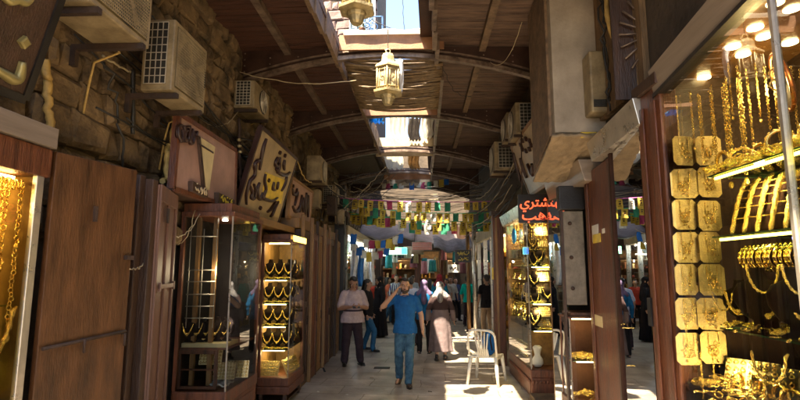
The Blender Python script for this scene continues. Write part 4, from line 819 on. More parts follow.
# ================================================================== RIGHT SHOPS
# near window: pane slightly skewed from (1.70,3.51) to (1.62,1.9)
PA, PB = Vector((1.70, 3.50)), Vector((1.605, 1.70)); d2 = (PB-PA).normalized(); nin = Vector((-d2.y, d2.x, 0)); nin = nin if nin.x > 0 else -nin
t = thing('shop_window', 'large near window full of gold on the right edge, mirroring the alley', 'shop window', (1.9, 2.7, 0))
pa = lambda s, z, o=0: Vector((PA.x+(PB-PA).x*s, PA.y+(PB-PA).y*s, z))+nin*o
MB().add([pa(0, .5), pa(1, .5), pa(1, 3.34), pa(0, 3.2)], [(0, 1, 2, 3)]).build('glass_pane', 'glass_dark', t)
MB().hexa([pa(-.01, 3.2, -.02), pa(1, 3.34, -.02), pa(1, 3.34, .08), pa(-.01, 3.2, .08), pa(-.01, 3.37, -.05), pa(1, 3.53, -.05), pa(1, 3.53, .08), pa(-.01, 3.37, .08)]).build('header', 'fascia', t, bevel=.006)
MB().hexa([pa(-.01, 3.17, -.03), pa(1, 3.31, -.03), pa(1, 3.31, .06), pa(-.01, 3.17, .06), pa(-.01, 3.198, -.03), pa(1, 3.338, -.03), pa(1, 3.338, .06), pa(-.01, 3.198, .06)]).build('header_lip', 'black', t)
pm = P(787, 150, X=1.64); s_m = (PA.y-pm.y)/(PA.y-PB.y); MB().slab(pa(s_m, .5, -.012), pa(s_m+.012, .5)-pa(s_m, .5), nin*.03, (0, 0, 2.8)).build('joint_strip', 'alu', t)
MB().box(1.72, 2.5, 1.6, 3.52, 0, .72).build('base', 'wood_red', t, bevel=.01); MB().box(2.44, 2.48, 1.6, 3.52, .72, 3.42).build('back_panel', mat('dark_mirror_back', (.05, .03, .018), .15, .3, bump=.03), t)
MB().box(1.78, 2.45, 3.48, 3.52, .72, 3.42).build('far_panel', mat('brown_panel', (.05, .028, .015), .4), t); MB().hexa([(1.72, 3.5, 3.30), (2.46, 3.5, 3.30), (2.46, 1.6, 3.44), (1.64, 1.6, 3.44), (1.72, 3.5, 3.34), (2.46, 3.5, 3.34), (2.46, 1.6, 3.48), (1.64, 1.6, 3.48)]).build('ceiling_panel', mat('glossy_brown_ceiling', (.16, .075, .025), .25), t)
for (px, py) in ((733, 46), (755, 27), (764, 36), (743, 54), (704, 77), (792, 8), (790, 42), (775, 2), (799, 66)):
    p = P(px, py, Z=3.29+.02); zc = 3.30+(3.5-p.y)*.0737-.004; p = P(px, py, Z=zc)
    if 1.72 < p.x < 2.44 and 1.65 < p.y < 3.48: dl = MB().lathe([(.042, 0), (.042, -.01), (.03, -.012)], p, 18).build('downlight', 'down', t); pass
g = 'gold cards hanging in the near right window'
for rix, py in enumerate((151, 183, 215, 247, 280, 314, 348)):
    for cix in range(2):
        p = P((684, 708)[cix]+rix*.9, py, Y=3.36-.02*cix); nth = ['top', 'second', 'third', 'fourth', 'fifth', 'sixth', 'lowest'][rix]
        (CARD, CARD2, CARD3, CARD4)[(rix*3+cix*2+rix//2) % 4](p+Vector((rnd.uniform(-.006, .006), 0, rnd.uniform(-.006, .006))), R(rnd.uniform(-16, 16)), f'octagonal gold pendant card, {nth} in the column ' + ('nearer the red brown pillar' if cix == 0 else 'farther from the red brown pillar'), g, scale=1.05)
for k, (px, py, s) in enumerate(((676, 96, 1), (690, 92, 1.2), (700, 96, .9), (684, 300, 1), (712, 350, 1.0), (700, 352, 1))): p = P(px, py, Y=3.2); CHAIN(p, k, ['gold chain hanging above the card columns', 'gold chain hanging in front of the card columns'][k > 2], 'gold chains in the near right window', scale=s*.55)
# shelves (glass) with led strips
for nm, z, led, zz in (('upper', 2.52, 'led_y', 0), ('middle', 2.145, 'led_y', 0), ('lower', 1.60, None, 0)):
    y1s = 3.15; sh = MB().box(1.80, 2.40, 1.7, y1s, z, z+.008).build('shelf', 'shelfglass', t); MB().box(1.795, 1.80, 1.7, y1s, z-.001, z+.009).build('shelf_edge', 'edge_green', sh); MB().box(1.80, 2.40, y1s, y1s+.005, z-.001, z+.009).build('shelf_edge', 'edge_green', sh)
    if led: MB().box(1.81, 1.822, 1.7, y1s-.05, z-.022, z-.006).build('led_strip', led, t)
MB().box(1.84, 1.85, 1.7, 2.55, 2.10, 2.112).build('blue_led_strip', 'led_b', t)
for (x, y, z, e) in ((2.05, 2.9, 3.0, 6), (2.05, 2.2, 3.0, 6), (1.95, 2.9, 2.46, 3), (1.9, 2.3, 2.46, 3), (1.95, 2.9, 2.08, 2.6), (1.95, 2.3, 2.08, 2.6), (1.85, 3.1, 1.4, 3.5), (1.9, 2.5, 1.3, 3.5)): point(t, (x, y, z), e, (1, .72, .28), .03)
for k in range(11): COLLAR((1.93+.012*k, 3.08-.095*k, 2.154), R(-66), 'brown stand with thick gold necklaces arched over it on the middle shelf', 'arched necklace stands in the near right window', scale=1.12)
for k in range(24): BANG((1.98, 3.08-.036*k, 2.02), R(88+rnd.uniform(-12, 12)), 'gold bangle on the long roll under the middle shelf', 'bangles on the roll in the near right window', scale=2.0)
one(MB().tube([(1.98, 3.12, 2.02), (1.98, 2.2, 2.02)], .055, 14), 'bangle_roll', 'velvet', 'long dark roll threaded with gold bangles under the middle shelf', 'display roll', (2.0, 3.12, 2.0))
for k, (px, py, y) in enumerate(((762, 318, 2.85), (800, 330, 2.6))):
    p = P(px, py, Y=y); p.z = 1.61
    BUST(p, R(-38), 'large brown velvet bust in the near right window', 'large busts in the near right window', scale=1.35)
    LOOP(p+Vector((-.03, -.085, .37)), R(-38), 'thick gold rope necklace around the large brown bust', 'rope necklaces on the large busts', scale=1.25)
for k in range(12): HEAP((1.86+.08*(k % 3), 3.08-.07*k, 1.61), k, 'gold heap on the lower shelf of the near right window', 'gold heaps on the lower shelf of the near right window', scale=.8)
for k in range(16): HEAP((1.88+.12*(k % 3), 3.1-.075*k, 2.53), k*.8, 'gold heap on the upper shelf of the near right window', 'gold heaps on the upper shelf of the near right window', scale=1.3)
for k in range(10): BANG((1.86+.05*(k % 5), 3.08-.1*k, 2.60), R(50*k), 'large gold bangle standing on the upper shelf', 'bangles on the upper shelf of the near right window', scale=1.9)
for k in range(12): HEAP((1.86+.14*(k % 3), 3.35-.12*k, 1.20+.012*(k % 2)), k*1.1, 'gold heap on the floor of the near right window', 'gold heaps on the floor of the near right window', scale=1.5)
one(MB().box(1.76, 2.42, 1.7, 3.44, .74, 1.195), 'display_plinth', 'maroon', 'low velvet plinth under the gold on the floor of the near right window', 'plinth', (2.1, 2.5, .74))
for k in range(9): p = P(728+9*k, 64+3*(k % 3), Y=3.1-.05*k); CHAIN(p, k, 'gold chain hanging from the ceiling rail above the upper shelf', 'gold chains over the upper shelf', scale=.62+.1*(k % 3))
for k in range(5): p = P(722+16*k, 292, Y=3.1-.1*k); LOOP(p, R(-30), 'gold necklace hanging below the bangle roll', 'gold necklaces below the bangle roll', scale=.9+.15*(k % 2))
p = P(770, 372, Y=2.75); LOOP(p+Vector((0, 0, .1)), R(-40), 'heavy gold chain loop hanging under the lower shelf', 'gold loops in the near right window', scale=1.3)
for k in range(14): HEAP((1.84+.06*(k % 4), 3.25-.09*k, 1.225), k*.9, 'gold heap at the front of the floor of the near right window', 'gold heaps at the front of the near right window', scale=1.25)
for k in range(10): bust_with((1.90+.05*(k % 2), 3.1-.13*k, 1.62), R(-50), 'on the lower shelf of the near right window', 1.05)
for k in range(8): CHAIN((1.84+.05*(k % 3), 3.25-.05*k, 3.1), k, 'gold chain over the far end of the upper shelf', 'gold chains over the far end of the upper shelf', scale=.8+.15*(k % 3))
for k in range(7): TRAY((1.95, 3.15-.2*k, 1.20), R(-55), 'gold ring pad on the floor of the near right window', 'ring pads on the floor of the near right window', scale=1.2)
for k in range(8): BANG((1.84+.02*(k % 2), 3.1-.11*k, 1.30), R(-60+20*k), 'gold bangle standing on the floor of the near right window', 'bangles on the floor of the near right window', scale=1.7)
p = P(782, 82, Y=2.75); q = Matrix.Rotation(R(62), 3, 'Z')@Matrix.Rotation(R(78), 3, 'X'); tt = thing('round_tray', 'round dark display disc with a copper rim in the near right window', 'display disc', p)
MB().lathe([(.155, 0), (.16, .015), (.15, .02)], p, 36, q=q).build('disc', 'maroon', tt); MB().torus(p, .165, .011, q, 36, 8).build('rim', mat('copper_rim', (.55, .2, .08), .3, .8, bump=.1), tt)
for k in range(2): BANG(p+Vector((-.06, -.05, -.03+.06*k)), R(60), 'gold bangle in front of the round display disc', 'bangles at the round display disc', scale=1.0)
# pillars
V3 = Vector
x = P(643, 250, Y=3.56).x
t = thing('wooden_pillar', 'red brown wooden pillar between the two near right windows', 'pillar', (1.67, 3.6, 0)); MB().box(1.68, 1.80, 3.44, 3.79, 0, 3.25).build('shaft', 'wood_red', t, bevel=.008); MB().box(1.664, 1.68, 3.49, 3.57, .1, 3.15).build('bead', 'wood_red', t, bevel=.006); MB().box(1.664, 1.68, 3.68, 3.73, .1, 3.15).build('bead', 'wood_red', t, bevel=.006)
MB().box(1.65, 1.8, 3.42, 3.81, 3.25, 3.33).build('cap', 'wood_dark', t); MB().box(1.655, 1.68, 3.74, 3.79, 1.55, 1.75).build('hinge', 'black', t)
x = P(581, 250, Y=4.56).x; xb = P(607, 250, Y=4.56).x
t = thing('wooden_pillar', 'red brown wooden pillar with stuck yellow and white labels, near the red lettered sign', 'pillar', (1.6, 4.6, 0)); PLX = lambda y: 1.738+(y-4.54)*.08
skx = lambda xa, xb, ya, yb, za, zb_: MB().hexa([(PLX(ya)+xa, ya, za), (PLX(ya)+xb, ya, za), (PLX(yb)+xb, yb, za), (PLX(yb)+xa, yb, za), (PLX(ya)+xa, ya, zb_), (PLX(ya)+xb, ya, zb_), (PLX(yb)+xb, yb, zb_), (PLX(yb)+xa, yb, zb_)])
skx(0, .03, 4.54, 5.48, 0, 2.98).build('shaft', 'wood_red', t, bevel=.008); skx(-.018, 0, 5.36, 5.46, .1, 2.92).build('bead', 'wood_red', t, bevel=.006); skx(-.012, 0, 4.56, 4.60, .1, 2.92).build('bead', 'wood_dark', t)
for (pa_, pb_, m) in (((592, 226), (599, 241), 'white_pl'), ((593, 235), (601, 242), 'sign_yellow'), ((594, 314), (603, 328), 'cream_velvet'), ((602, 229), (605, 233), 'white_pl')):
    o_, n_ = V3((1.738, 4.54, 1)), V3((-1, .08, 0)).normalized(); a, b = PL(*pa_, o_, n_), PL(*pb_, o_, n_); e_ = .003 if m != 'sign_yellow' else .005; skx(-e_, .001, b.y, a.y, b.z, a.z).build('sticker', m, t)
# middle right window (mirror like)
t = thing('shop_window', 'narrow tall window between the two red brown pillars, mirroring the alley', 'shop window', (1.9, 4.1, 0))
MB().add([(1.678, 3.79, .15), (1.738, 4.54, .15), (1.738, 4.54, 2.98), (1.678, 3.79, 3.04)], [(0, 1, 2, 3)]).build('glass_pane', 'glass_dark', t)
MB().hexa([(1.66, 3.73, 3.04), (1.78, 3.73, 3.04), (1.78, 4.80, 2.985), (1.66, 4.80, 2.985), (1.62, 3.73, 3.25), (1.78, 3.73, 3.25), (1.78, 4.80, 3.17), (1.62, 4.80, 3.17)]).build('fascia', 'alu', t, bevel=.006)
MB().box(1.66, 2.5, 3.79, 4.54, 0, .15).build('base', 'wood_red', t); MB().box(2.3, 2.34, 3.73, 4.55, .15, 3).build('back_panel', 'black', t); MB().box(1.72, 2.3, 4.5, 4.54, .15, 3).build('far_panel', 'maroon', t); MB().box(1.72, 2.3, 3.74, 3.78, .15, 3.0).build('near_panel', 'maroon', t)
for z in (1.15, 1.45, 2.3): MB().box(1.76, 2.28, 3.8, 4.48, z, z+.008).build('shelf', 'shelfglass', t)
MB().box(1.74, 2.28, 3.8, 4.48, 2.96, 2.97).build('top_panel', 'maroon', t); MB().lathe([(.03, 0), (.03, .01)], (1.9, 4.15, 2.94), 12).build('downlight', 'down', t); point(t, (1.9, 4.15, 2.85), 1.6, (1, .75, .35), .03)
for k in range(4): HEAP((1.84+.05*k, 4.42-.15*k, 1.46), k, 'gold heap on the shelf of the narrow window between the pillars', 'gold heaps in the narrow right window', scale=1.2)
for k in range(3): HEAP((1.84+.06*k, 4.4-.2*k, 1.16), k, 'gold heap on the lower shelf of the narrow window between the pillars', 'gold heaps in the narrow right window', scale=1.1)
# metal plate, small cabinet, recessed glass
a, b = P(567, 305, Y=5.66), P(581, 211, Y=5.66)
t = thing('metal_shutter_box', 'tall pale metal plate with bolt heads beside the labelled pillar', 'metal plate', ((a.x+b.x)/2, 5.66, a.z)); MB().box(a.x, b.x+.02, 5.66, 5.71, a.z, b.z).build('plate', mat('grimy_plate', (.20, .165, .12), .6, .1, var=.4, scale=7, bump=.3), t, bevel=.006)
for z in (a.z+.18, (a.z+b.z)/2, b.z-.14): MB().lathe([(.022, 0), (.022, .01), (.012, .018)], (a.x+.07, 5.658, z), 12, q=Matrix.Rotation(R(90), 3, 'X')).build('bolt', 'rust', t)
MB().box(a.x-.05, b.x+.03, 5.60, 5.72, b.z+.01, b.z+.28).build('black_box', 'black', t, bevel=.01); MB().box(a.x-.03, a.x-.005, 5.65, 5.71, 0, b.z).build('edge_post', 'wood_dark', t)
a = P(567, 320, Y=5.74)
t = showcase('small low showcase of gold trays behind the labelled pillar', 2.05, a.x+.02, 5.74, 6.12, .55, 1.42, lit=2.4, crown=.06, rear_m='maroon', shelves=(.95,))
for k in range(4): HEAP((1.78+.08*(k % 2), 5.84+.06*k, .56 if k < 2 else .96), k, 'gold heap in the small low showcase behind the labelled pillar', 'gold heaps in the small low showcase', scale=1.1)
for k in range(3): HEAP((1.76+.07*k, 5.83, .96), k, 'gold heap on the shelf of the small low showcase', 'gold heaps in the small low showcase', scale=1.2)
t = thing('shop_window', 'dark recessed window mirroring the white chair, between the right showcase and the metal plate', 'shop window', (1.9, 6.7, 0))
MB().add([(1.765, 6.14, .1), (1.735, 6.80, .1), (1.735, 6.80, 2.85), (1.765, 6.14, 2.85)], [(0, 1, 2, 3)]).build('glass_pane', 'glass_dark', t); MB().box(1.78, 2.5, 5.75, 6.8, 0, .1).build('base', 'wood_dark', t)
MB().box(2.3, 2.35, 5.75, 6.8, .1, 2.9).build('back_panel', 'black', t); MB().box(1.735, 1.775, 6.80, 6.85, .0, 2.9).build('edge_post', 'wood_warm', t); MB().box(1.78, 2.3, 6.81, 6.85, .1, 2.9).build('far_panel', 'black', t)
MB().hexa([(1.72, 5.2, 2.87), (1.9, 5.2, 2.87), (1.9, 6.7, 2.87), (1.73, 6.7, 2.87), (1.66, 5.2, 3.1), (1.9, 5.2, 3.1), (1.9, 6.7, 3.1), (1.67, 6.7, 3.1)]).build('fascia', 'fascia', t, bevel=.006)
# showcase 3
t = showcase('big lit showcase of gold on a carved base, under the red lettered sign', 2.25, 1.71, 8.10, 10.05, .42, 2.80, lit=5.5, crown=.2, rear_m='amber', shelves=(1.0, 1.42, 2.0), light_col=(1, .72, .22), gm='glass_soft', skew=.02); MB().box(1.97, 2.0, 8.56, 10.0, .42, 2.80).build('added_panel', 'amber', t); [point(t, (1.80, yy, zz), 3.2, (1, .72, .28), .02) for yy in (8.75, 9.25, 9.75) for zz in (2.6, 1.8, 1.25)]  # amber panel and close bulbs added so warm gold shows through the glass
MB().box(1.76, 2.24, 8.52, 8.54, .42, 2.80).build('added_panel', 'amber', t); point(t, (1.95, 8.2, 2.6), 6, (1, .75, .3), .03); point(t, (1.95, 8.2, 1.85), 5, (1, .75, .3), .03); point(t, (1.85, 8.2, 1.3), 4, (1, .75, .3), .03)  # second amber partition and bulbs added against the dark depth of the case
MB().hexa([(1.66, 8.06, 2.82), (1.70, 8.06, 2.80), (1.70, 10.1, 2.80), (1.66, 10.1, 2.82), (1.60, 8.06, 3.0), (1.70, 8.06, 3.0), (1.70, 10.1, 3.0), (1.60, 10.1, 3.0)]).build('slanted_fascia', 'alu', t)
cv = MB()
for k in range(9): cv.ball((1.74+.055*k, 8.085, .24), (.018, .008, .03), 8, m=5)
for k in range(30): cv.ball((1.695, 8.15+.063*k, .24), (.008, .018, .03), 8, m=5)
cv.build('carved_frieze', 'wood_red', t)
for k in range(4):
    x = 1.80+.12*k
    for j, z in enumerate((1.01, 1.43, 2.01)):
        w = ['on the lower shelf', 'on the middle shelf', 'on the upper shelf'][j]+' of the big right showcase'
        if (k+j) % 3 == 0: bust_with((x, 8.25, z), R(-8), w, 1.15)
        else: TRAY((x, 8.26, z), 0, 'gold ring pad '+w, 'ring pads '+w, scale=.85); HEAP((x, 8.2, z), k, 'gold heap '+w, 'gold heaps '+w, scale=.7)
for j in range(9): TRAY((1.98+.0*j, 8.28, 1.02+.185*j), 0, 'gold ring pad stacked in the tall column of the big right showcase', 'ring pads stacked in the big right showcase', scale=.9)
for j in range(6): bust_with((1.83+.0*j, 8.24, 1.05+.30*j), R(-5), 'in the narrow left column of the big right showcase', 1.1)
for j in range(12): CHAIN((1.78+.03*j, 8.18, 2.74), j, 'gold chain hanging at the top of the big right showcase', 'gold chains in the big right showcase', scale=.8)
for j in range(6):
    for z in (1.01, 1.43): bust_with((1.85, 8.6+.26*j, z), R(-80), 'facing out of the big right showcase, '+('lower row' if z < 1.2 else 'upper row'), 1.1)
for j in range(7):
    for zz in (.46, 1.25, 1.78, 2.32): TRAY((1.86, 8.6+.21*j, zz), R(-80), 'gold ring pad in the rows facing out of the big right showcase', 'ring pads in rows of the big right showcase', scale=1.05)
    for zz in (2.74, 1.72): CHAIN((1.78, 8.58+.2*j, zz), j, 'gold chain hanging behind the side glass of the big right showcase', 'gold chains behind the side glass of the big right showcase', scale=.85)
for j in range(5): TRAY((1.88, 8.55+.3*j, 2.02), R(-80), 'gold ring pad facing out of the big right showcase', 'ring pads facing out of the big right showcase', scale=1.2)
p = P(540, 345, Y=8.25); one(MB().lathe([(.05, 0), (.09, .05), (.085, .12), (.045, .18), (.06, .25), (.075, .3), (.04, .33)], (1.86, 8.3, .43), 18, sy=.7), 'display_vase', 'white_pl', 'white hourglass shaped display form in the big right showcase', 'display form', (1.86, 8.3, .43))
# glossy blue ball without glow, standing for a blue light box beside sign
p = P(514, 236, X=1.66); one(MB().ball(p, (.04, .12, .14), 14), 'blue_ball', mat('blue_glossy', (.02, .25, .65), .3), 'small glossy blue ball hanging at the far top corner of the big right showcase', 'bag', p)
# posts and far right shops
x0_, x1_ = P(494, 280, Y=10.7).x, P(505, 280, Y=10.7).x
t = thing('wooden_post', 'dark brown wooden post standing just beyond the big right showcase', 'post', (1.7, 10.7, 0)); MB().box(x0_, x1_, 10.7, 10.95, 0, 3.12).build('shaft', 'wood_red', t, bevel=.012); MB().box(x0_+.05, x0_+.09, 10.68, 10.7, .05, 3.05).build('bead', 'wood_warm', t); MB().box(x0_-.03, x1_+.03, 10.66, 10.99, 3.12, 3.2).build('cap', 'wood_dark', t); MB().box(x0_-.025, x0_, 10.75, 10.85, 1.75, 2.0).build('hinge', 'sign_yellow', t)
t = thing('lit_shop', 'far right shop front with bright pale window frames behind the man in black', 'shop front', (2.3, 15, 0))
for y in (13.0, 14.4, 15.9, 17.6, 19.4): MB().box(2.0, 2.12, y, y+.12, 0, 2.9).build('post', 'alu', t)
MB().box(1.98, 2.6, 12.9, 19.6, 2.88, 3.22).build('fascia', 'cream', t, bevel=.01); MB().box(2.42, 2.49, 11, 19.6, 0, 2.9).build('back_panel', mat('warm_yellow_back', (.55, .38, .12), .7), t); mb = MB()
for z in (.5, .85, 1.2, 1.6, 2.0, 2.3):
    mb.box(2.15, 2.42, 13.1, 19.4, z-.02, z)
    for i in range(9): y = 13.2+i*.68+rnd.uniform(0, .4); it = GOODS[(0, 4, 0, 2)[rnd.randrange(4)]]; one(MB().box(2.2, 2.4, y, y+rnd.uniform(.06, .2), z+.002, z+rnd.uniform(.06, .27)), 'packet', it[0], it[1]+' on the shelves of the far right shop with pale frames', 'packet', (2.3, y, z), 'goods in the far right shop')
mb.build('shelves', 'wood_warm', t); MB().add([(2.06, 13.1, .35), (2.06, 19.4, .35), (2.06, 19.4, 2.88), (2.06, 13.1, 2.88)], [(0, 1, 2, 3)]).build('glass_pane', 'glass', t)
for y in (13.8, 16, 18.4): point(t, (2.2, y, 2.7), 16, (1, .82, .45), .02)
MB().box(2.15, 2.2, 13.2, 19.3, 2.82, 2.86).build('strip_light', 'led_w', t)
for k, (px, y, w) in enumerate(((468.5, 16.5, .12), (475, 14.6, .12))):
    x = P(px, 290, Y=y).x; t = thing('metal_pole', ['thin brown pole right of the man in the teal shirt', 'pale grey pole left of the man in the black shirt'][k], 'pole', (x, y, 0)); MB().lathe([(w*.5, 0), (w*.5, 3.3)], (x, y, 0), 10).build('shaft', 'wood_warm' if k == 0 else 'alu', t); MB().lathe([(w*.8, 0), (w*.8, .06), (w*.5, .08)], (x, y, 0), 10).build('foot_plate', 'rust', t)
# big plastered bay
t = thing('plastered_bay', 'large grey plastered bay projecting high on the right, with a rough slanting underside', 'bay', (1.6, 5.3, 3))
xa = P(555, 130, Y=4.9).x; xb = P(607, 130, Y=4.9).x; MB().hexa([(xa, 4.9, 3.31), (xb, 4.9, 3.31), (xb, 5.78, 3.02), (xa-.02, 5.78, 3.02), (xa, 4.9, 6.2), (xb, 4.9, 6.2), (xb, 5.78, 6.2), (xa-.02, 5.78, 6.2)]).build('body', 'plaster', t, bevel=.008)
mb = MB().grid(lambda u, v: (xa-.03+(xb-xa+.05)*u, 4.88+.92*v, 3.315-.3*v-.025-.018*noise.noise(Vector((u*9, v*15, 0)))), 40, 50); mb.build('rough_underside', 'corbel', t, thick=.03)
MB().box(xa+.25, xa+.40, 4.885, 4.9, 3.25, 3.305).build('yellow_label', 'sign_yellow', t)
MB().hexa([(xa-.03, 5.0, 3.3), (xa-.003, 5.0, 3.3), (xa-.003, 5.76, 3.05), (xa-.03, 5.76, 3.05), (xa-.03, 5.0, 5.0), (xa-.003, 5.0, 5.0), (xa-.003, 5.76, 5.0), (xa-.03, 5.76, 5.0)]).build('weathered_side_board', 'edgewood', t)
# curved insulated pipe and iron fan grille
pp = [P(*k, Y=4.3) for k in ((606, -20), (607, 15), (611, 32), (618, 48), (630, 60), (640, 68))]; one(MB().tube(pp, .022, 10), 'insulated_pipe', 'hose', 'curved yellow insulated pipe running down beside the iron fan grille', 'pipe', pp[0])
c = P(655, 34, Y=4.0); t = thing('iron_fanlight', 'dark iron fan grille with radiating bars above the near right window', 'fanlight', c); mb = MB()
for k in range(24):
    a = 2*math.pi*k/24; r0, r1 = .08, .42; mb.tube([c+Vector((math.cos(a)*r0*.8, -.02, math.sin(a)*r0)), c+Vector((math.cos(a)*r1*.7, 0, math.sin(a)*r1))], .009, 5)
mb.build('radiating_bars', 'steel', t); q = Matrix.Rotation(R(90), 3, 'X')
MB().torus(c, .075, .014, q, 20, 6).build('hub', 'rust', t); MB().box(c.x-.34, c.x+.6, c.y+.03, c.y+.05, c.z-.55, c.z+.7).build('back_board', 'wood_dark', t)

# ================================================================== PEOPLE (built facing -Y, feet at z=0, then turned)
V = Vector
def bend(p, piv, lean):
    q = Matrix.Rotation(lean, 3, 'X'); return piv+q@(p-piv)
def person(label, loc, rz, H=1.75, hd=1.07, arms=None, legs=None, lean=0, head=(0, 0), top=None, sleeve=.5, bottom=None, shoe='shoe', hair='short', hair_m='hair', beard=False, fat=1.0, skin='skin', coat=None, coat_m=None,
           scarf=None, scarf_drape=.34, vox=.011, phone=False, top_len=.84, bag=False):
    t = thing('person', label, 'person', loc, rz); s = H/1.75; arms = arms or {}; legs = legs or {}; piv = V((0, 0, .92))
    B = lambda p: bend(V(p), piv, -lean)
    hip = {d: V((d*.087, .0, .90)) for d in (-1, 1)}
    knee = {d: V(legs.get(('k', d), (d*.11, -.01, .49))) for d in (-1, 1)}; ank = {d: V(legs.get(('a', d), (d*.12, .03, .085))) for d in (-1, 1)}; toe = {d: V(legs.get(('t', d), (ank[d].x+d*.03, ank[d].y-.15, .03))) for d in (-1, 1)}
    sh = {d: B((d*.168*(.85+.15*fat), .0, 1.412)) for d in (-1, 1)}
    el = {d: V(arms.get(('e', d), B((d*.25, .02, 1.14)))) for d in (-1, 1)}; wr = {d: V(arms.get(('w', d), B((d*.27, -.05, .90)))) for d in (-1, 1)}
    nk = B((0, .01, 1.47)); hc = nk+V((0, -.015-.03*math.sin(head[0]), .165)); hq = Matrix.Rotation(head[1], 3, 'Z')@Matrix.Rotation(-head[0], 3, 'X').inverted()
    hq = Matrix.Rotation(head[1], 3, 'Z')@Matrix.Rotation(head[0], 3, 'X')
    b = MB()
    # torso as one loft of ellipses
    def torso(mb, k, z0=.86, z1=1.49, grow=0):
        gx = .15*(fat-1); prof = [(.80, .170+gx, .122+gx*.5, 0), (.84, .172+gx, .124+gx*.5, 0), (.90, .172+gx, .124+gx*.5, 0), (.98, .160+gx, .118+gx*.5, -.02*(fat-1)), (1.06, .14+.03*(fat-1)*3, .105+.06*(fat-1)*3, -.01-.05*(fat-1)), (1.16, .148+.02*(fat-1)*3, .11+.05*(fat-1)*3, -.01-.04*(fat-1)), (1.27, .165+.03*(fat-1), .12+.03*(fat-1), -.01), (1.36, .170+.03*(fat-1), .115, 0), (1.42, .135, .095, .005), (1.46, .11, .07, .01), (1.50, .06, .055, .01)]
        pts = []; n = 20; base = len(mb.v); m_ = 0
        for z, rx, ry, oy in prof:
            if z < z0-.03 or z > z1+.03: continue
            m_ += 1
            for j in range(n): a = 2*math.pi*j/n; mb.v.append(B(((rx*k+grow)*math.cos(a), oy+(ry*k+grow)*math.sin(a), z)))
        for i in range(m_-1):
            for j in range(n): j2 = (j+1) % n; mb.f.append((base+i*n+j, base+i*n+j2, base+(i+1)*n+j2, base+(i+1)*n+j)); mb.sm.append(True)
        mb.f.append(tuple(base+j for j in reversed(range(n)))); mb.f.append(tuple(base+(m_-1)*n+j for j in range(n))); mb.sm += [True, True]
    torso(b, .94)
    b.capsule(nk-V((0, 0, .04)), hc-V((0, -.005, .07)), .056, .052)
    for d in (-1, 1):
        b.capsule(B((d*.05, .0, 1.45)), sh[d], .05, .05); b.capsule(sh[d], el[d], .050*fat**.5, .041*fat**.5); b.capsule(el[d], el[d].lerp(wr[d], .35), .041*fat**.5, .040*fat**.5); b.capsule(el[d].lerp(wr[d], .35), wr[d], .040*fat**.5, .026)
        b.capsule(hip[d], knee[d], .085, .056); b.capsule(knee[d], knee[d].lerp(ank[d], .35)+V((0, .012, 0)), .055, .055); b.capsule(knee[d].lerp(ank[d], .35)+V((0, .012, 0)), ank[d], .055, .037); b.capsule(ank[d]+V((0, .03, -.04)), toe[d], .032, .024)
        # hand: palm, four fingers, thumb
        f = (wr[d]-el[d]).normalized(); f = V(arms.get(('f', d), f)).normalized(); side = V(arms.get(('s', d), (0, -1, 0))); side = (side-f*side.dot(f)).normalized(); pn = f.cross(side).normalized()*d
        b.capsule(wr[d], wr[d]+f*.03, .025, .028); pal = wr[d]+f*.055; q = Matrix((side, pn, f)).transposed(); b.ball(pal, (.040, .016, .050), 12, q)
        for i in range(4):
            r0 = pal+side*(.027-.018*i)+f*.032; L = (.036, .040, .038, .030)[i]; c1 = r0+(f+pn*-.25).normalized()*L; c2 = c1+(f*.55-pn*.6).normalized()*L*.7
            b.capsule(r0, c1, .0095, .009, 8); b.capsule(c1, c2, .009, .0075, 8)
        r0 = pal+side*.030-f*.015; c1 = r0+(side*.8+f*.55).normalized()*.032; b.capsule(r0, c1, .012, .010, 8); b.capsule(c1, c1+(side*.25+f).normalized()*.026, .010, .008, 8)
    # head
    hp = lambda x, y, z: hc+hq@V((x, y, z))*hd; lk = 1+.55*(fat-1)
    b.ball(hp(0, .012, .025), (.076, .094, .092), 18, hq, 12); b.ball(hp(0, -.022, -.035), (.060, .066, .078), 16, hq, 10); b.ball(hp(0, -.045, -.088), (.034, .034, .026), 12, hq)
    b.capsule(hp(0, -.086, .012), hp(0, -.108, -.026), .010, .015, 10); b.ball(hp(0, -.086, .036), (.052, .018, .012), 12, hq)
    for d in (-1, 1): b.ball(hp(d*.079, .008, -.004), (.010, .020, .032), 10, hq); b.ball(hp(d*.036, -.066, -.02), (.024, .022, .02), 10, hq)
    b.ball(hp(0, -.090, -.058), (.024, .010, .008), 10, hq)
    sc = lambda mb: setattr(mb, 'v', [v*s for v in mb.v]) or mb
    sc(b).build('body', skin, t, local=True, rem=vox)
    for d in (-1, 1):
        e = sc(MB().ball(hp(d*.031, -.083, .010), (.014, .008, .0075), 10, hq)).build('eye', 'eye', t, local=True); sc(MB().ball(hp(d*.031, -.0905, .010), (.006, .003, .006), 8, hq)).build('pupil', 'pupil', e, local=True)
        if not scarf or True: sc(MB().capsule(hp(d*.016, -.094, .030), hp(d*.048, -.086, .032), .005, .004, 6)).build('eyebrow', hair_m, t, local=True)
    sc(MB().capsule(hp(-.018, -.098, -.058), hp(.018, -.098, -.058), .0055, .0055, 6)).build('mouth', 'lip', t, local=True)
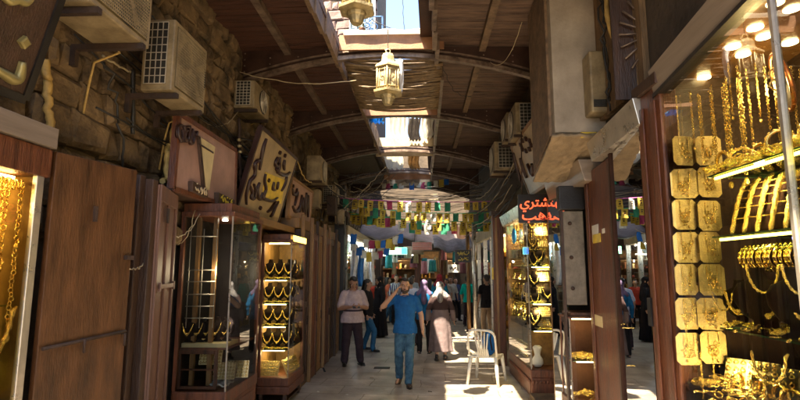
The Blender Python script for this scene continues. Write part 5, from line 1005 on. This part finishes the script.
    if hair == 'short':
        h = MB().ball(hp(0, .030, .046), (.080, .088, .080), 18, hq, 12); h.ball(hp(0, .06, .0), (.066, .056, .07), 14, hq); h.ball(hp(.01, -.035, .094), (.050, .040, .026), 12, hq); h.ball(hp(-.02, .0, .118), (.04, .05, .02), 10, hq)
        sc(h).build('hair', hair_m, t, local=True, rem=vox)
    elif hair == 'long':
        h = MB().ball(hp(0, .024, .042), (.086, .097, .088), 18, hq, 12); h.capsule(hp(0, .06, .03), hp(0, .10, -.30), .085, .07); h.capsule(hp(.06, .04, 0), hp(.09, .06, -.25), .045, .03); h.capsule(hp(-.06, .04, 0), hp(-.09, .06, -.25), .045, .03)
        sc(h).build('hair', hair_m, t, local=True, rem=vox)
    if beard:
        h = MB().ball(hp(0, -.048, -.082), (.052, .050, .045), 14, hq); h.ball(hp(0, -.094, -.044), (.030, .012, .008), 10, hq)
        for d in (-1, 1): h.capsule(hp(d*.064, -.01, -.01), hp(d*.05, -.04, -.075), .015, .02, 8)
        sc(h).build('beard', 'beard', t, local=True, rem=.008)
    if scarf:
        h = MB().ball(hp(0, .022, .035), (.096, .108, .104), 18, hq, 12); h.capsule(hp(0, .03, -.02), hp(0, .03, -.15), .092, .105)
        h.capsule(hp(0, .06, -.1), hp(0, .10, -.13-scarf_drape*.6), .10, .12, flat=.6)
        for d in (-1, 1): h.capsule(hp(d*.05, .03, -.12), hp(d*.13, .04, -.20), .08, .06)
        sc(h).build('headscarf', scarf, t, local=True, rem=.014, wrinkle=.02)
    if top:
        m = MB(); torso(m, 1.0, top_len, 1.44, .018)
        for d in (-1, 1):
            m.capsule(B((d*.045, .008, 1.452)), B((d*.11, .0, 1.435)), .050, .055); m.capsule(B((d*.11, .0, 1.430)), sh[d], .056, .060); e_ = sh[d].lerp(el[d], min(1, sleeve*1.3)); m.capsule(sh[d], e_, .063*lk, (.063 if sleeve < 1 else .052)*lk)
            if sleeve >= 1: m.capsule(el[d], el[d].lerp(wr[d], .94), .052, .036)
        sc(m).build('shirt', top, t, local=True, rem=.011, wrinkle=.024)
        if sleeve < 1: sc(MB().torus(nk+V((0, -.012, -.012)), .066, .007, Matrix.Rotation(R(-14), 3, 'X'), 20, 6)).build('collar', top, t, local=True)
    if bottom:
        m = MB(); n = 18; m.lathe([(.150, .80), (.166, .86), (.150, .92), (.12, .96)], (0, .0, 0), 20, sy=.74)
        for d in (-1, 1):
            m.capsule(hip[d]+V((-d*.005, .005, -.02)), knee[d], .093*lk, .072*lk); m.capsule(knee[d], ank[d]+V((0, .004, .015)), .072*lk, .060*lk)
            m.capsule(ank[d]+V((0, 0, .05)), ank[d]+V((0, -.01, -.012)), .062, .064)
        sc(m).build('trousers', bottom, t, local=True, rem=.011, wrinkle=.028)
    for d in (-1, 1):
        dirv = (toe[d]-ank[d]); dirv.z = 0; dirv.normalize(); up = V((0, 0, 1)); pitch = math.atan2(ank[d].z-.085, .2); q = Matrix.Rotation(math.atan2(dirv.y, dirv.x), 3, 'Z')@Matrix.Rotation(legs.get(('p', d), 0), 3, 'Y')
        h = MB(); a0 = ank[d]; h.ball(a0+q@V((.0, 0, -.035)), (.062, .044, .045), 12, q); h.ball(a0+q@V((.10, 0, -.052)), (.105, .046, .033), 14, q); h.capsule(a0+q@V((-.01, 0, -.03)), a0+q@V((-.01, 0, .01)), .042, .040)
        so = sc(h).build('shoe', shoe, t, local=True, rem=.010); mb = MB(); prof = [(-.07, .034), (-.02, .036), (.06, .042), (.14, .044), (.19, .026), (.205, 0)]
        ring = [(x, w) for x, w in prof]+[(x, -w) for x, w in reversed(prof)]; vs = [a0+q@V((x, y, -.085)) for x, y in ring]+[a0+q@V((x, y, -.068)) for x, y in ring]; k = len(ring)
        mb.add(vs, [tuple(range(k-1, -1, -1)), tuple(range(k, 2*k))]+[(i, (i+1) % k, (i+1) % k+k, i+k) for i in range(k)]); sc(mb).build('sole', 'shoe_b', so, local=True)
    if coat:   # long garment: loft from the shoulders to the hem
        m = MB(); n = 48; base = 0; zs = [1.45, 1.40, 1.30, 1.15, 1.0, .85, .7, .5, .3, coat]; rw = [.10, .195, .195, .18, .205, .23, .24, .25, .262, .275]; rd = [.07, .125, .14, .14, .165, .175, .18, .19, .20, .21]
        base = len(m.v); hx = (ank[1]+ank[-1])/2
        for z, w, dd in zip(zs, rw, rd):
            fo = max(0, (1.1-z))*.16; sh_ = V((hx.x, hx.y, 0))*max(0, (.9-z)/.9)
            for j in range(n):
                a = 2*math.pi*j/n; k = 1+fo*(.5*math.sin(a*7+z*1.2)+.35*math.sin(a*11+1+z*2)); p = V((w*k*math.cos(a), dd*k*math.sin(a), z)); m.v.append((B(p) if z > .9 else p)+sh_)
        for i in range(len(zs)-1):
            for j in range(n): j2 = (j+1) % n; m.f.append((base+i*n+j2, base+i*n+j, base+(i+1)*n+j, base+(i+1)*n+j2)); m.sm.append(True)
        m.f.append(tuple(base+j for j in range(n))); e = base+(len(zs)-1)*n; m.f.append(tuple(e+j for j in reversed(range(n)))); m.sm += [True, True]
        for d in (-1, 1): m.capsule(sh[d], el[d], .070, .062); m.capsule(el[d], el[d].lerp(wr[d], .95), .062, .058)
        sc(m).build('coat', coat_m, t, local=True, rem=.013, wrinkle=.010)
    return t
tee = cloth('blue_tshirt', (.012, .09, .26)); jeans = cloth('blue_jeans', (.022, .07, .13), col2=(.07, .15, .22)); polo = cloth('pale_striped_polo', (.46, .36, .36)); darktr = cloth('dark_trousers', (.035, .022, .028))
def band(m, z0, z1, col):
    nt = m.node_tree; b = nt.nodes['Principled BSDF']; L = nt.links.new; tc = nt.nodes['Texture Coordinate']; sp = N(nt, 'ShaderNodeSeparateXYZ'); L(tc.outputs['Object'], sp.inputs[0])
    a = N(nt, 'ShaderNodeMath', operation='GREATER_THAN'); a.inputs[1].default_value = z0; c = N(nt, 'ShaderNodeMath', operation='LESS_THAN'); c.inputs[1].default_value = z1; L(sp.outputs[2], a.inputs[0]); L(sp.outputs[2], c.inputs[0])
    ml = N(nt, 'ShaderNodeMath', operation='MULTIPLY'); L(a.outputs[0], ml.inputs[0]); L(c.outputs[0], ml.inputs[1]); mx = N(nt, 'ShaderNodeMix', data_type='RGBA'); L(ml.outputs[0], mx.inputs[0]); L(b.inputs['Base Color'].links[0].from_socket, mx.inputs[6]); mx.inputs[7].default_value = (*col, 1); L(mx.outputs[2], b.inputs['Base Color']); return m
band(polo, 1.10, 1.14, (.05, .035, .05))
# walking man, right hand at his brow
p = P(405, 386, Z=0); PW = p
t = person('man in a plain blue t-shirt and jeans with one hand raised to his brow', (p.x, p.y+.12, 0), R(-3), 1.79,
  arms={('e', -1): (-.37, -.13, 1.29), ('w', -1): (-.15, -.22, 1.53), ('f', -1): (.55, .22, .78), ('s', -1): (0, -1, .2), ('e', 1): (.27, .04, 1.15), ('w', 1): (.30, -.06, .91), ('s', 1): (-.2, -1, 0)},
  legs={('k', -1): (-.10, -.08, .50), ('a', -1): (-.11, .12, .12), ('p', -1): .35, ('k', 1): (.08, -.10, .49), ('a', 1): (.07, -.16, .085)}, top=tee, sleeve=.48, bottom=jeans, beard=True, head=(.06, .05), vox=.008, fat=1.14)
# standing man with phone
p = P(352, 365, Z=0)
t = person('stout man in a pale banded polo shirt looking down at his phone', (p.x, p.y, 0), R(20), 1.80,
  arms={('e', -1): (-.28, -.03, 1.13), ('w', -1): (-.09, -.27, 1.17), ('f', -1): (.85, -.45, .05), ('s', -1): (0, -.2, 1), ('e', 1): (.28, -.03, 1.13), ('w', 1): (.10, -.27, 1.17), ('f', 1): (-.85, -.45, .05), ('s', 1): (0, -.2, 1)},
  legs={('k', -1): (-.13, -.01, .49), ('a', -1): (-.15, .03, .085), ('k', 1): (.13, -.02, .49), ('a', 1): (.17, .0, .085)}, top=polo, sleeve=.62, bottom=darktr, shoe='shoe_b', beard=True, head=(.62, 0), fat=1.42, vox=.008, skin='skin_t')
ph = thing('phone', 'dark phone held in both hands by the stout man in the polo shirt', 'phone', t.matrix_basis@V((0, -.33, 1.20)), R(20)); MB().cbox((0, 0, 0), (.15, .012, .075), Matrix.Rotation(R(-50), 3, 'X')).build('casing', 'black', ph, local=True, bevel=.004); MB().cbox((0, .006, .006), (.135, .003, .062), Matrix.Rotation(R(-50), 3, 'X')).build('screen', emis('phone_glow', (.4, .4, .9), 1.2), ph, local=True)
# woman in taupe coat seen from behind
p = P(441, 360, Z=0); taupe = cloth('taupe_coat', (.17, .125, .12)); band(taupe, 1.08, 1.37, (.055, .032, .030));  # dark band paints the shade on her upper back into the cloth
person('woman in a long taupe coat and pale patterned headscarf walking away', (p.x, p.y, 0), R(176), 1.68, coat=.20, coat_m=taupe, scarf_drape=.16, scarf=cloth('pale_scarf', (.28, .26, .25), var=.7), hair=None,
  legs={('k', -1): (-.09, -.05, .48), ('a', -1): (-.09, -.12, .085), ('k', 1): (.09, 0, .48), ('a', 1): (.09, .14, .11), ('p', 1): .3}, arms={('e', -1): (-.27, .05, 1.14), ('w', -1): (-.30, -.02, .90), ('e', 1): (.27, .05, 1.14), ('w', 1): (.30, .0, .90)}, shoe='shoe_b')
# woman in blue with purple scarf
p = P(421, 353, Z=0); person('woman in a blue jacket and purple headscarf walking away', (p.x+.08, p.y, 0), R(178), 1.70, top=cloth('blue_jacket', (.012, .12, .27)), sleeve=1, bottom=cloth('black_skirt', (.02, .018, .02)), scarf=cloth('purple_scarf', (.17, .12, .21)), hair=None, fat=1.1, shoe='shoe_b',top_len=.8)
p = P(409, 345, Z=0); person('person in a pale blue shirt, half hidden by the man in the blue t-shirt', (p.x+.05, p.y, 0), R(170), 1.74, top=cloth('pale_shirt', (.50, .55, .68)), sleeve=.6, bottom=darktr, shoe='shoe_b', head=(.1, .5))
# veiled women at the left
blk = cloth('black_abaya', (.014, .012, .014)); p = P(366, 351, Z=0)
person('woman in a black top and blue jeans with long dark hair', (p.x+.03, p.y, 0), R(80), 1.72, top=blk, sleeve=1, bottom=cloth('light_jeans', (.03, .12, .24)), hair='long', head=(.1, 0), shoe='shoe_b', legs={('k', -1): (-.08, -.20, .50), ('a', -1): (-.08, -.16, .085), ('a', 1): (.1, .12, .1)})
p = P(379, 337, Z=0); person('woman fully in black with a wide black robe, walking by the far left shop', (p.x, p.y, 0), R(-60), 1.74, coat=.04, coat_m=blk, scarf=blk, hair=None, scarf_drape=.5)
p = P(357, 330, Z=0); person('person in a red top far down the left side near the pale blue shop', (P(373, 325, Z=0).x, P(373, 325, Z=0).y, 0), R(10), 1.62, top=cloth('red_top', (.45, .05, .03)), sleeve=.5, bottom=blk, shoe='shoe_b', vox=.016)
# teal man, red capped person, black tee man
p = P(466, 323, Z=0); person('man in a bright teal shirt and dark trousers on the right of the alley', (p.x-.02, p.y-1.2, 0), R(150), 1.74, top=cloth('teal_shirt', (.0, .36, .30)), sleeve=.9, bottom=darktr, shoe='shoe_b', vox=.014, head=(0, -.5), legs={('k', 1): (.13, -.05, .49), ('a', 1): (.17, -.06, .085), ('a', -1): (-.14, .1, .085)})
p = P(440, 331, Z=0); person('person with a red headscarf and teal blue jacket', (p.x, p.y, 0), R(175), 1.80, top=cloth('sea_blue_jacket', (.01, .16, .28)), sleeve=1, bottom=darktr, scarf=cloth('red_scarf', (.28, .03, .04)), hair=None, shoe='shoe_b', vox=.014)
p = P(488, 338, Z=0); person('man in a black t-shirt and tan shorts standing behind the dark wooden post', (p.x-.02, p.y, 0), R(205), 1.80, top=blk, sleeve=.45, bottom=cloth('tan_trousers', (.36, .24, .14)), shoe='shoe', vox=.012)
p = P(449, 318, Z=0); person('small distant figure in white at the end of the alley', (p.x, 19.6, 0), R(10), 1.68, top=cloth('white_top', (.6, .58, .55)), sleeve=.8, bottom=blk, shoe='shoe_b', vox=.018)
p = P(399, 318, Z=0); person('distant figure in a dark blue and white striped top at the alley end', (p.x, 18.6, 0), R(30), 1.76, top=stripe(cloth('navy_top', (.03, .04, .2)), 5, (.6, .6, .6), .6, 'X'), sleeve=1, bottom=blk, shoe='shoe_b', vox=.018)

FP = [((447, 322), (.35, .3, .28), 'short', 'distant person in a tan shirt'), ((456, 321), (.03, .05, .12), 'short', 'distant person in a navy shirt'), ((388, 323), (.5, .12, .06), 'long', 'distant person in an orange top'), ((413, 320), (.3, .32, .35), 'short', 'distant person in a grey shirt'), ((429, 321), (.08, .05, .04), 'long', 'distant person in a brown top'), ((384, 318), (.5, .48, .44), 'short', 'distant person in an off white shirt')]
for k, (q_, c_, hh, lb_) in enumerate(FP):
    p = P(*q_, Z=0); person(lb_+' among the crowd at the end of the alley', (p.x, p.y, 0), R(-40+67*k), 1.6+.04*(k % 4), top=cloth('far_top_%d' % k, c_), sleeve=(.5, 1)[k % 2], bottom=(darktr, blk, jeans)[k % 3], hair=hh, shoe='shoe_b', vox=.02, legs={('k', 1): (.1, -.12, .5), ('a', 1): (.1, -.1, .1), ('a', -1): (-.1, .12, .1)})
# ================================================================== CHAIRS and the seated person
def chair(label, loc, rz, s=1.0):
    t = thing('plastic_chair', label, 'chair', loc, rz); w, d, hs, hb = .23, .22, .44, .86
    MB().grid(lambda u, v: ((u-.5)*2*w*(1-.08*v), -d+2*d*v, hs-.012*math.sin(math.pi*u)*math.sin(math.pi*v)+(-.02*max(0, .12-v)*8)), 12, 12).build('seat', 'white_pl', t, local=True, thick=.012)
    MB().torus((0, 0, 0), .01, .004).v
    fr = MB(); pts = []
    for i in range(25):
        a = math.pi*i/24; x = -w*.97*math.copysign(abs(math.cos(a))**.6, math.cos(a)); z = hs+.02+(hb-hs-.02)*min(1, math.sin(a)**.22); pts.append((x*(1-.02*math.sin(a)), d-.01+.10*((z-hs)/(hb-hs)), z))
    fr.tube(pts, .022, 8, flat=.8); fr.build('back_frame', 'white_pl', t, local=True)
    sl = MB()
    for k in range(5):
        x0 = -.05+.025*k; x1 = (-.11+.055*k); p0 = V((x0, d-.015, hs)); p1 = V((x1, d+.085, hb-.02-.02*abs(k-2))); sl.tube([p0, p0.lerp(p1, .35)+V((-.01*(2-k)*0, .012, 0)), p1], [.016, .024, .021], 6, flat=.35)
    sl.add([(-.10, d-.02, hs-.01), (.10, d-.02, hs-.01), (.085, d+.005, hs+.12), (-.085, d+.005, hs+.12)], [(0, 1, 2, 3)]); sl.build('back_slats', 'white_pl', t, local=True, thick=.004)
    for sx in (-1, 1):
        for sy in (-1, 1):
            MB().tube([(sx*w*.88, sy*d*.9, hs-.005), (sx*w*.98, sy*d*1.05, hs*.5), (sx*w*1.08, sy*d*1.22, 0)], [.034, .028, .022], 6).build('leg', 'white_pl', t, local=True)
    MB().cbox((0, -d, hs-.03), (w*1.8, .012, .04)).build('front_apron', 'white_pl', t, local=True); MB().cbox((-w*.93, 0, hs-.03), (.012, d*1.8, .04)).build('side_apron', 'white_pl', t, local=True); MB().cbox((w*.93, 0, hs-.03), (.012, d*1.8, .04)).build('side_apron', 'white_pl', t, local=True)
    t.scale = (s,)*3; return t
CH = P(490, 383, Z=0); chair('white plastic chair with a slatted back beside the big right showcase', (CH.x-.05, CH.y+.02, 0), R(158), 1.08)
cc = V((CH.x-.05, CH.y, 0)); jm = cloth('light_blue_jacket', (.16, .40, .62))
q = Matrix.Rotation(R(158), 3, 'Z'); b0 = cc+q@V((.10, .30, .92))
bp_ = thing('backpack', 'blue and black backpack resting on the seat of the white plastic chair', 'backpack', (cc.x, cc.y, .475), R(158)); k_ = MB()
MB().ball((-.06, .02, .22), (.13, .09, .22), 16, m=12).build('bag', cloth('backpack_blue', (.015, .10, .30)), bp_, local=True, wrinkle=.02); MB().ball((-.06, -.07, .15), (.10, .04, .12), 14).build('pocket', 'velvet', bp_, local=True)
for d in (-.05, .05): MB().tube([(-.06+d, .09, .38), (-.06+d, .14, .28), (-.06+d*1.4, .11, .1)], .012, 6).build('strap', 'velvet', bp_, local=True)

# ================================================================== BUNTING
fm = [mat('flag_yellow', (.62, .46, .07), .7, var=.12, bump=.1, trans=.35), mat('flag_green', (.03, .24, .14), .7, var=.12, bump=.1, trans=.35), mat('flag_white', (.70, .70, .62), .7, var=.1, bump=.1, trans=.35), mat('flag_red', (.40, .05, .12), .7, var=.1, bump=.1, trans=.35), mat('flag_blue', (.02, .15, .55), .7, var=.1, bump=.1, trans=.35), mat('flag_ochre', (.36, .25, .02), .7, var=.2, bump=.1, trans=.3)]
def bunting(label, p0, p1, s, n, pattern, w, h, stringm, seed, mark=True, jit=.25):
    r = random.Random(seed); p0, p1 = V(p0), V(p1); t = thing('bunting', label, 'bunting', p0, group='strings of bunting across the alley'); pts = sag(p0, p1, s, 40); MB().tube(pts, .010, 5).build('string', stringm, t)
    for k in range(n):
        if r.random() < .08: continue
        f = (k+.5+r.uniform(-.2, .2))/n; c = p0.lerp(p1, f)+V((0, 0, -s*4*f*(1-f))); mi = pattern[k % len(pattern)]; a = r.uniform(-jit, jit); q = Matrix.Rotation(a, 3, 'Z'); tw = r.uniform(-.12, .12); hh = h*r.uniform(.8, 1.15); c = c+V((0, 0, r.uniform(-.015, .005)))
        fl_ = MB().grid(lambda u, v: c+q@V(((u-.5)*w, .03*math.sin(u*5+v*3+k)+tw*v*h*.6, -hh*v)), 4, 6).build('flag', fm[mi], t)
        if mark and mi in (0, 5, 2):
            mk = MB()
            for (u0, u1, v0, v1) in ((.3, .7, .22, .34), (.35, .65, .42, .58), (.28, .72, .68, .74)): mk.add([c+q@V(((u-.5)*w, -.012+.03*math.sin(u*5+v*3+k)+tw*v*h*.6, -hh*v)) for u, v in ((u0, v0), (u1, v0), (u1, v1), (u0, v1))], [(0, 1, 2, 3)])
            mk.build('print', 'letter', fl_)
pk = mat('pink_string', (.5, .1, .35), .5, bump=0); gs = mat('green_string', (.02, .45, .2), .5, bump=0)
pt = lambda x, y, Y: P(x, y, Y=Y)
bunting('pink string of mostly yellow printed flags, highest and nearest across the alley', pt(340, 198, 12.2), pt(498, 201, 12.2), .06, 17, [1, 5, 0, 0, 0, 3, 0, 2, 0, 0, 1], .14, .23, pk, 1)
bunting('green string of yellow and green flags just under the highest string', pt(356, 206, 13.0), pt(500, 212, 13.0), .10, 18, [5, 0, 1, 0, 0, 1, 0, 5, 0, 2], .14, .22, gs, 2)
bunting('green string of yellow white and green flags, middle of the bunting', pt(350, 214, 13.8), pt(500, 222, 13.8), .06, 18, [5, 0, 1, 0, 3, 2, 0, 5, 1, 2, 0, 1, 0], .15, .25, gs, 3)
bunting('low string of green white and yellow flags above the small white sign', pt(398, 222, 14.4), pt(502, 220, 14.4), .10, 12, [2, 1, 0, 2, 0, 1, 3, 0], .17, .28, gs, 4)
bunting('sagging string of large blue white and yellow flags at the left of the alley', pt(350, 232, 12.0), pt(404, 231, 12.6), .22, 9, [4, 2, 2, 3, 0, 4, 0, 2, 4], .15, .23, 'cable_pale', 5, False, .6)
bunting('second string of large blue and white flags lower at the left of the alley', pt(350, 240, 12.8), pt(394, 240, 13.2), .32, 8, [2, 4, 2, 0, 2, 3, 4, 0], .15, .22, 'cable_pale', 6, False, .6)
bunting('string of dark ochre flags close along the left side of the alley', pt(342, 209, 14.2), pt(396, 216, 14.2), .10, 11, [5, 5, 0, 5, 5, 0], .17, .28, gs, 7)
bunting('faint string of small multicoloured flags high under the far roof opening', pt(380, 183, 16.5), pt(450, 178, 16.5), .08, 12, [2, 3, 1, 2, 0, 4], .16, .22, 'cable_pale', 8, False)

# ================================================================== CABLES
r = random.Random(21)
def cb(label, a, b, s, rad=.010, m='cable', wob=.012, seed=0, grp=None): cable(a, b, s, label, rad, m, wob, seed, grp)
cb('pale wire sagging under the first arch from the left wall', P(240, 72, Y=6.4), P(356, 80, Y=6.6), .10, .006, 'cable_pale', .008, 1)
cb('pale wire drooping on the stone wall beside the boxy air conditioner', P(200, 118, X=-2.42), P(238, 112, X=-2.42), .14, .006, 'cable_pale', .008, 2)
cb('pale pipe running down the stone wall under the large near air conditioner', P(103, 55, X=-2.42), P(140, 76, X=-2.42), .02, .009, 'cable_pale', .01, 3)
cb('black cable hanging down the stone wall under the large near air conditioner', P(108, 62, X=-2.42), P(124, 168, X=-2.42), -.02, .010, 'cable', .03, 4)
cb('thick black conduit up the stone wall right of the large near air conditioner', P(133, 70, X=-2.40), P(133, 134, X=-2.40), 0, .018, 'cable', .002, 5)
cb('yellowish insulated pipe down the wall left of the pinkish emblem sign', P(176, 112, X=-2.36), P(163, 184, X=-2.36), .0, .028, 'hose', .03, 6)
cb('yellow pipe down the wall at the far left above the near gold window', P(47, 60, X=-2.42), P(50, 130, X=-2.42), 0, .026, 'hose', .012, 7)
cb('corroded downpipe on the wall between the pinkish sign and the calligraphy sign', P(239, 118, X=-2.35), P(241, 205, X=-2.3), 0, .022, 'rust', .008, 8)
for k in range(3): one(MB().ball(P(239+.5*k, 140+6*k, X=-2.32), (.03, .03, .022), 10), 'pipe_fitting', 'brass', 'small pale fitting on the corroded downpipe between the left signs', 'pipe fitting', group='fittings on the corroded downpipe')
cb('pale drooping pipe from the calligraphy sign to the pale air conditioner', P(297, 160, X=-2.05), P(312, 182, X=-2.1), .12, .010, 'hose', .01, 9)
cb('thin wire looping under the weathered right roof boards', P(522, 22, Y=5.6), P(490, 62, Y=6.4), .22, .004, 'cable_pale', .004, 10)
cb('thin wire across the weathered right roof boards to the arch', P(440, 60, Y=6.8), P(470, 95, Y=7.6), .2, .005, 'cable', .02, 11)
cb('black cable hanging beside the curved yellow pipe on the right', P(603, -5, Y=4.5), P(609, 100, Y=4.6), 0, .012, 'cable', .02, 12)
cb('second black cable beside the cream wall box on the right', P(598, -5, Y=4.5), P(612, 112, Y=4.55), .02, .009, 'cable', .03, 13)
g = 'tangle of wires under the roof on the left'
for k in range(20):
    y0, y1 = r.uniform(10, 13.5), r.uniform(12, 16); a = V((r.uniform(-2.2, -1.9), y0, r.uniform(3.3, 4.3))); b = V((r.uniform(-1.6, -.6), y1, r.uniform(4.0, 4.7)))
    cb('thin wire in the tangle between the pale air conditioner and the roof opening', a, b, r.uniform(.05, .45), r.uniform(.005, .009), 'cable_pale' if k % 4 == 0 else 'cable', .02, k, g)
g = 'wires slung across the alley above the bunting'
for k in range(20):
    y = r.uniform(13.6, 17.5); z = r.uniform(4.0, 4.6); cb('wire slung across the alley above the bunting', V((-2.0, y, z+r.uniform(-.2, .2))), V((1.8, y+r.uniform(-1, 1), z+r.uniform(-.2, .2))), r.uniform(.05, .35), r.uniform(.005, .009), 'cable' if k % 4 else 'cable_pale', .008, k+50, g)
g = 'wires trailing along the right wall'
for k in range(12):
    z = r.uniform(3.2, 4.4); cb('wire trailing along the right wall beyond the flower emblem sign', V((1.75, r.uniform(8.5, 10), z)), V((1.75-r.uniform(0, .5), r.uniform(13, 16), z+r.uniform(-.5, .3))), r.uniform(.05, .4), r.uniform(.006, .012), 'cable_pale' if k % 4 == 0 else 'cable', .015, k+90, g)
g = 'wires along the left wall near the signs'
for k in range(8):
    cb('black wire running along the left wall behind the signs', V((-2.4, r.uniform(3.2, 4.5), r.uniform(3.0, 4.4))), V((-2.35, r.uniform(6.5, 9.5), r.uniform(3.2, 4.4))), r.uniform(.05, .3), .008, 'cable', .015, k+120, g)
g = 'dark cloths and boxes along the upper left wall'
for k in range(6):
    p = V((-2.15+r.uniform(-.1, .2), 10.6+k*.75, 3.05+r.uniform(0, .5))); tt = thing('junction_box', ['first and nearest', 'second', 'third', 'fourth', 'fifth', 'sixth and farthest'][k]+' grimy electric box along the upper left wall', 'electric box', p, group=g); MB().cbox(p, (.2, .3, r.uniform(.25, .5))).build('casing', 'rust' if k % 2 else 'ac', tt, bevel=.01); MB().tube(sag(p+V((.1, 0, -.1)), p+V((.05, .6, -.3)), .2, 8, .01, k), .01, 5).build('wire', 'cable', tt)
# ================================================================== GROUND DETAILS
p = P(382, 368, Z=0); t = thing('drain_cover', 'small dark rusty drain cover in the paving', 'drain cover', (p.x, p.y, 0)); MB().box(p.x-.16, p.x+.16, p.y-.1, p.y+.1, -.01, .006).build('frame', 'rust', t); mb = MB()
for k in range(6): mb.box(p.x-.13, p.x+.13, p.y-.085+.03*k, p.y-.07+.03*k, .006, .011)
mb.build('grating', 'black', t)
one(MB().box(-2.46, -2.0, 8.4, 13.3, 0, .10), 'stone_step', 'stone', 'low worn stone step under the wooden shutter doors on the left', 'step', (-2.2, 10, 0), bevel=.012)
one(MB().box(1.66, 2.46, 7.6, 8.05, 0, .09), 'stone_step', 'stone', 'low stone step before the near side of the big right showcase', 'step', (2, 7.8, 0), bevel=.01)
pl_ = P(325, 372, Z=0); one(MB().tube([pl_, pl_+V((-.25, .9, .0)), pl_+V((-.3, .95, .25))], .02, 6), 'iron_rod', 'black', 'thin black rod lying on the ground by the golden brown shutter door', 'rod', pl_)

for k, (px, py) in enumerate(((318, 392), (372, 378), (430, 392), (500, 360), (337, 384), (470, 372), (398, 371), (455, 345), (512, 392), (347, 395))):
    p = P(px, py, Z=0); rr_ = random.Random(k); q = Matrix.Rotation(rr_.uniform(0, 6), 3, 'Z'); w, h = rr_.uniform(.015, .035), rr_.uniform(.01, .025)
    one(MB().grid(lambda u, v: p+q@V(((u-.5)*2*w, (v-.5)*2*h, .004+.006*abs(math.sin(u*4+v*3+k)))), 4, 4), 'paper_scrap', ('cloth_w', 'cream', 'rust')[k % 3], ('small white paper scrap', 'small cream paper scrap', 'small brown scrap')[k % 3]+' lying on the paving', 'litter', (p.x, p.y, .004), 'scraps of litter on the paving', thick=.001)
